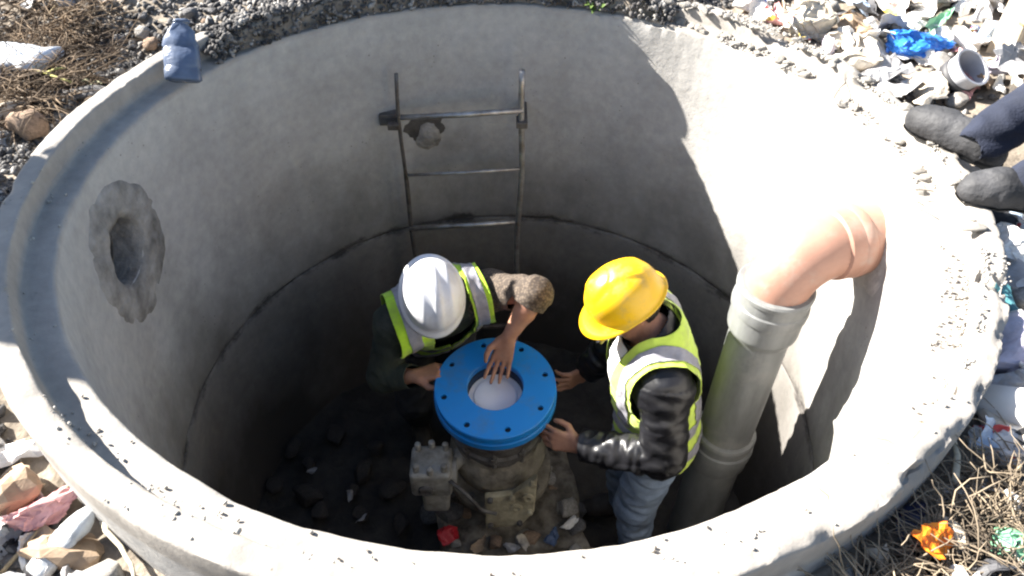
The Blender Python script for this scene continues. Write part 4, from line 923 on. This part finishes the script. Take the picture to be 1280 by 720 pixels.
# ---- scattered litter, by heap
def poly_pts(poly, n, mind, tries=6000):
    P = np.array(poly, float); lo, hi = P.min(0), P.max(0); out = []
    def inside(x, y):
        c = False; j = len(P) - 1
        for i in range(len(P)):
            if (P[i][1] > y) != (P[j][1] > y) and x < (P[j][0]-P[i][0])*(y-P[i][1])/(P[j][1]-P[i][1]) + P[i][0]: c = not c
            j = i
        return c
    for _ in range(tries):
        if len(out) >= n: break
        x, y = U(lo[0], hi[0]), U(lo[1], hi[1])
        if inside(x, y) and math.hypot(x, y) > 1.40 and all((x-a)**2 + (y-b)**2 > mind**2 for a, b in out): out.append((x, y))
    return out
W_ = lambda pts: [tuple(hit(px, py)[:2]) for px, py in pts]
heaps = [
  ('in the litter heap around the bright blue bag', W_([(900, -60), (1320, -60), (1330, 130), (1130, 135), (960, 40)]) , 150, .062, .30, (('white', 9), ('cream', 5), ('grey', 4), ('paleblue', 2), ('brown', 2), ('dark', 1), ('lilac', 2), ('pink', 1), ('printed', 2))),
  ('in the litter beside the ring below the grey shoes', W_([(1215, 255), (1340, 255), (1340, 590), (1200, 560), (1248, 450)]), 90, .042, .27, (('white', 5), ('grey', 4), ('lilac', 4), ('paleblue', 3), ('dark', 3), ('cream', 2), ('printed', 2))),
  ('among the dry weeds round the orange wrapper', W_([(1060, 735), (1210, 560), (1340, 590), (1340, 780), (1060, 780)]), 40, .05, .22, (('white', 2), ('grey', 3), ('brown', 4), ('cream', 3), ('dark', 2))),
  ('in the litter round the pinkish bag', W_([(-60, 500), (30, 560), (150, 735), (120, 790), (-60, 790)]), 56, .045, .24, (('white', 9), ('cream', 4), ('grey', 4), ('brown', 2), ('pink', 1), ('dark', 2), ('printed', 2))),
  ('among the dry weeds round the cloudy bottle', W_([(-60, -40), (110, -40), (120, 20), (40, 30), (40, 190), (-60, 220)]), 22, .07, .24, (('white', 4), ('cream', 3), ('grey', 3), ('brown', 2))),
]
WORD = dict(printed='colour-printed', white='white', cream='cream', grey='grey', lilac='lilac-grey', brown='brown', dark='black', pink='pink', paleblue='pale blue')
for where, poly, cnt, mind, smax, pal in heaps:
    bag_ = [c for c, k in pal for _ in range(k)]
    for (x, y) in poly_pts(poly, cnt, mind):
        c = random.choice(bag_); kind = random.random(); z = ground_z(x, y); s_ = U(.35, 1.0)**1.3*smax*.42
        if kind < .52:
            fl = U(.35, .7); put('plastic_scrap', random.choice(CR + CB), (x, y, z + s_*fl*.35), (s_, s_*U(.5, .9), s_*fl), (U(-.4, .4), U(-.4, .4), U(0, 6.3)), M_LIT[c], 'crumpled %s plastic scrap %s' % (WORD[c], where), 'plastic scrap', '%s plastic scraps %s' % (WORD[c], where))
        elif kind < .88:
            put('paper_scrap', random.choice(SH), (x, y, z + s_*.3 + .01), (s_, s_*U(.5, 1), s_*U(.7, 1.2)), (U(-.6, .6), U(-.6, .6), U(0, 6.3)), M_LIT[c], 'folded %s sheet scrap %s' % (WORD[c], where), 'paper', '%s sheet scraps %s' % (WORD[c], where))
        elif kind < .95:
            put('stone', random.choice(ST), (x, y, z + s_*.2), (s_*.6, s_*.5, s_*.4), (U(-.4, .4), U(-.4, .4), U(0, 6.3)), m_stone, 'grey stone ' + where, 'stone', 'grey stones ' + where)
        else:
            put('stick', random.choice(SK), (x, y, z + .03), (s_*1.2, s_, s_), (U(-.2, .2), U(-.3, .3), U(0, 6.3)), m_stalk, 'dry stick ' + where, 'stick', 'dry sticks ' + where)
# stones on the gravel
for (x, y) in poly_pts(W_([(110, -40), (520, -60), (740, -60), (740, -10), (420, 10), (250, 70), (130, 130)]), 60, .05):
    s_ = U(.016, .036); put('stone', random.choice(ST), (x, y, ground_z(x, y) + s_*.4), (s_*U(.9, 1.4), s_, s_*.75), (U(-.5, .5), U(-.5, .5), U(0, 6.3)), random.choice((m_stone, m_stone_d, m_stone_d, m_stone_b)), 'larger stone lying in the gravel behind the rim', 'stone', 'larger stones in the gravel')
# broken pieces of mortar on the rim
for k in range(84):
    t = R(random.choice((U(-20, 64), U(10, 64), U(25, 64)))); r = random.choice((U(1.215, 1.33), 1.27 + random.gauss(0, .015))); s_ = U(.007, .022)
    z = (.0 if r < 1.27 else HL - .004); put('rubble_piece', random.choice(ST), (r*math.cos(t), r*math.sin(t), z + s_*.25), (s_*U(1, 1.6), s_, s_*.6), (U(-.3, .3), U(-.3, .3), U(0, 6)), m_rubble, 'small broken piece of mortar lying on the sunlit rim', 'rubble', 'broken mortar on the rim')
for k, (px, py, L_) in enumerate(((1138, 246, .05), (1148, 238, .04), (1046, 112, .06))):
    put('twig', SK[k], at(px, py, .03), (L_, L_*.7, L_*.7), (0, .1, 1.9 + k), mat('dark_twig', (.09, .07, .05), .9, .3), 'short dark twig lying on the broken rim', 'twig', 'twigs on the rim')

# ---- uncountable stuff
def pebbles(name, P, S, m, seed, flat=.7):
    rnd = np.random.default_rng(seed); bm = bmesh.new(); bmesh.ops.create_icosphere(bm, subdivisions=1, radius=1); bv = np.array([v.co for v in bm.verts]); bf = np.array([[v.index for v in f.verts] for f in bm.faces]); bm.free()
    n = len(P); A = rnd.normal(size=(n, 3, 3)); Q = np.linalg.qr(A)[0]; sc = np.array(S)[:, None]*rnd.uniform(.55, 1.2, (n, 3)); sc[:, 2] *= flat
    V = np.einsum('nij,nkj->nki', Q, bv[None]*(1 + .15*rnd.normal(size=(n, len(bv), 1)))*sc[:, None, :]) + np.array(P)[:, None, :]
    F = (bf[None] + (np.arange(n)*len(bv))[:, None, None]).reshape(-1, 3); V = V.reshape(-1, 3)
    me = bpy.data.meshes.new(name); me.vertices.add(len(V)); me.vertices.foreach_set('co', V.ravel()); me.loops.add(F.size); me.loops.foreach_set('vertex_index', F.ravel().astype(np.int32)); me.polygons.add(len(F)); me.polygons.foreach_set('loop_start', np.arange(0, F.size, 3, dtype=np.int32)); me.update(calc_edges=True); me.validate()
    o = bpy.data.objects.new(name, me); COL.objects.link(o); me.materials.append(m); return o
m_gravel = mat('gravel', (.30, .285, .27), .9, .2, 38, .4, 60)
n_, l_, b_ = nodes_of(m_gravel); gi = n_.new('ShaderNodeTexCoord'); vo = n_.new('ShaderNodeTexVoronoi'); vo.inputs['Scale'].default_value = 40; l_.new(gi.outputs['Object'], vo.inputs['Vector'])
l_.new(ramp(n_, l_, vo.outputs['Color'], [(.15, (.03, .029, .03)), (.45, (.085, .08, .078)), (.7, (.17, .16, .15)), (.95, (.40, .38, .35))]), b_.inputs['Base Color'])
P = []; S = []
while len(P) < 9000:
    t = U(52, 186); r = 1.225 + abs(random.gauss(0, .55)) if t < 148 else 1.40 + abs(random.gauss(0, .4)); x, y = r*math.cos(R(t)), r*math.sin(R(t))
    if r < 1.4 and back_mask(t) < .6: continue
    s_ = U(.005, .017)*(1.0 if random.random() < .93 else 1.5); P.append((x, y, max(ground_z(x, y), (HL if r > 1.275 else .01) if r < 1.36 else -9) + s_*U(-.1, .7))); S.append(s_)
for _ in range(2600):                                        # gravel spilling down to the edge of the wall
    t = U(56, 150); m_ = back_mask(t)
    if m_ < .35: continue
    r = U(1.206, 1.30); x, y = r*math.cos(R(t)), r*math.sin(R(t)); s_ = U(.005, .015)
    P.append((x, y, max(.004, min(.09, (r - 1.206)*3.2))*m_ + s_*U(0, .6))); S.append(s_)
tag(pebbles('gravel', P, S, m_gravel, 1), 'dark grey gravel covering the far rim and the ground behind it', 'gravel', kind='stuff')
P = []; S = []
while len(P) < 2600:
    t = random.choice((U(-40, 66), U(-178, -20), U(30, 66))); r = random.choice((1.262 + abs(random.gauss(0, .02)), U(1.208, 1.34), 1.272 + random.gauss(0, .008)))
    if t < -40 and random.random() < .75: continue
    if fbm((math.cos(R(t))*r, math.sin(R(t))*r, 0), 6, 2) < -.05: continue
    s_ = U(.0015, .006); P.append((r*math.cos(R(t)), r*math.sin(R(t)), (.002 if r < 1.275 else HL) + s_*.3)); S.append(s_)
tag(pebbles('mortar_crumbs', P, S, m_rubble, 2), 'fine mortar crumbs strewn along the sunlit rim', 'crumbs', kind='stuff')
P = []; S = []
for where, poly, cnt, mind, smax, pal in heaps:
    for (x, y) in [(U(min(q[0] for q in poly), max(q[0] for q in poly)), U(min(q[1] for q in poly), max(q[1] for q in poly))) for _ in range(700)]:
        if math.hypot(x, y) > 1.385: s_ = U(.005, .02); P.append((x, y, ground_z(x, y) + s_*.4)); S.append(s_)
tag(pebbles('ground_rubble', P, S, m_gravel, 3), 'small grit and rubble lying between the litter', 'rubble', kind='stuff')
def weeds(name, spots, n, L, m, label, seed, spread=.12, wid=.0022, lie=.6):
    rnd = random.Random(seed); mb = MB()
    for _ in range(n):
        cx, cy, rr_ = rnd.choice(spots); a = rnd.uniform(0, 6.3); q = rr_*math.sqrt(rnd.random()); x, y = cx + q*math.cos(a), cy + q*math.sin(a)
        if math.hypot(x, y) < 1.385: continue
        p = np.array((x, y, ground_z(x, y) + rnd.uniform(0, .05))); az = rnd.uniform(0, 6.3); el_ = rnd.uniform(.0, 1.2)*(1 - lie) + rnd.uniform(0, .5)*lie; d = np.array((math.cos(az)*math.cos(el_), math.sin(az)*math.cos(el_), math.sin(el_))); pts = []; l0 = L*rnd.uniform(.4, 1.2)
        for k in range(6): pts.append(p.copy()); d = norm(d + np.array((rnd.gauss(0, .28), rnd.gauss(0, .28), rnd.gauss(-.10, .15)))); p = p + d*l0/5; p[2] = max(p[2], ground_z(p[0], p[1]) + .004) if math.hypot(p[0], p[1]) > 1.3 else max(p[2], .05)
        w = wid*rnd.uniform(.6, 1.5); mb.tube(pts, [w*(1 - .12*k) for k in range(6)], 4)
    o = mb.obj(name, m); return tag(o, label, 'weeds', kind='stuff')
m_dry = mat('dry_weeds', (.17, .12, .075), .9, .5, 5, .1, col2=(.035, .024, .017)); m_dry2 = mat('dry_weeds_pale', (.27, .215, .15), .9, .5, 5, .1, col2=(.06, .045, .032))
sp = [(*hit(px, py)[:2], rr_) for px, py, rr_ in ((20, 110, .16), (60, 60, .16), (95, 85, .13), (30, 30, .18), (10, 150, .12), (120, 40, .12), (70, 120, .12), (-30, 90, .2))]
weeds('dry_weeds', sp, 900, .22, m_dry, 'tangle of brown dry weeds round the cloudy plastic bottle', 3)
sp = [(*hit(px, py)[:2], rr_) for px, py, rr_ in ((1110, 700, .09), (1180, 640, .10), (1230, 610, .10), (1240, 680, .12), (1150, 715, .1), (1270, 640, .1), (1200, 720, .12), (1060, 725, .05))]
weeds('dry_weeds', sp, 1000, .15, m_dry2, 'tangle of straw-coloured dry weeds round the orange wrapper', 5, wid=.0017)
# leafy plant at the far rim
pl = empty('leafy_plant', (.455, 1.165, .02), 'small green leafy plant growing at the far rim', 'plant'); rnd = random.Random(4); m_leaf = mat('leaf_green', (.11, .17, .035), .6, .4, 20, .1, col2=(.05, .09, .02)); p0 = np.array(pl.location)
stem = MB()
for k in range(26):
    az = rnd.uniform(0, 6.3); L = rnd.uniform(.02, .055); p = p0 + np.array((rnd.uniform(-.09, .09), rnd.uniform(-.015, .05), 0)); e_ = rnd.uniform(-.7, .5)
    tip = p + np.array((math.cos(az)*math.cos(e_), math.sin(az)*math.cos(e_)*.7, math.sin(e_)))*L; stem.tube([p, (p + tip)/2 + np.array((0, 0, .01)), tip], .0018, 4)
    for j in range(3):
        c = p + (tip - p)*(.45 + .27*j); a2 = az + rnd.uniform(-1.4, 1.4); d = norm((math.cos(a2), math.sin(a2), rnd.uniform(-.3, .4))); s_ = norm(np.cross(d, (0, 0, 1))); q = rnd.uniform(.018, .034)
        Vv = [c, c + d*q*.45 + s_*q*.3 + v3(0, 0, .003), c + d*q + v3(0, 0, -.004), c + d*q*.45 - s_*q*.3 + v3(0, 0, .003)]; Vv += [c + d*q*.45 - v3(0, 0, .001)]
        obj('leaf', Vv, [(0, 1, 4), (1, 2, 4), (2, 3, 4), (3, 0, 4)], m_leaf, pl)
stem.obj('stems', m_leaf, pl)

# ---- dust and grime on what is used
for nm, c, lo, hi, sc_, am in (('blue_paint', (.10, .15, .20), .50, .72, 9, .55), ('yellow_hard_hat', (.42, .30, .12), .52, .70, 14, .6), ('white_hard_hat', (.38, .36, .33), .50, .72, 13, .55), ('hi_vis_cloth', (.26, .30, .10), .48, .72, 9, .6), ('hi_vis_cloth_pale', (.30, .31, .14), .48, .72, 9, .6),
        ('reflective_tape', (.20, .19, .18), .48, .70, 22, .6), ('grey_plastic', (.30, .29, .27), .52, .70, 6, .6), ('orange_plastic', (.36, .31, .27), .54, .72, 8, .6), ('faded_jeans', (.16, .15, .13), .52, .72, 9, .5), ('skin', (.20, .15, .12), .55, .75, 16, .5), ('olive_shirt', (.06, .055, .045), .5, .7, 10, .5)):
    dirty(MATS[nm], c, lo, hi, sc_, am, len(nm)*1.3)
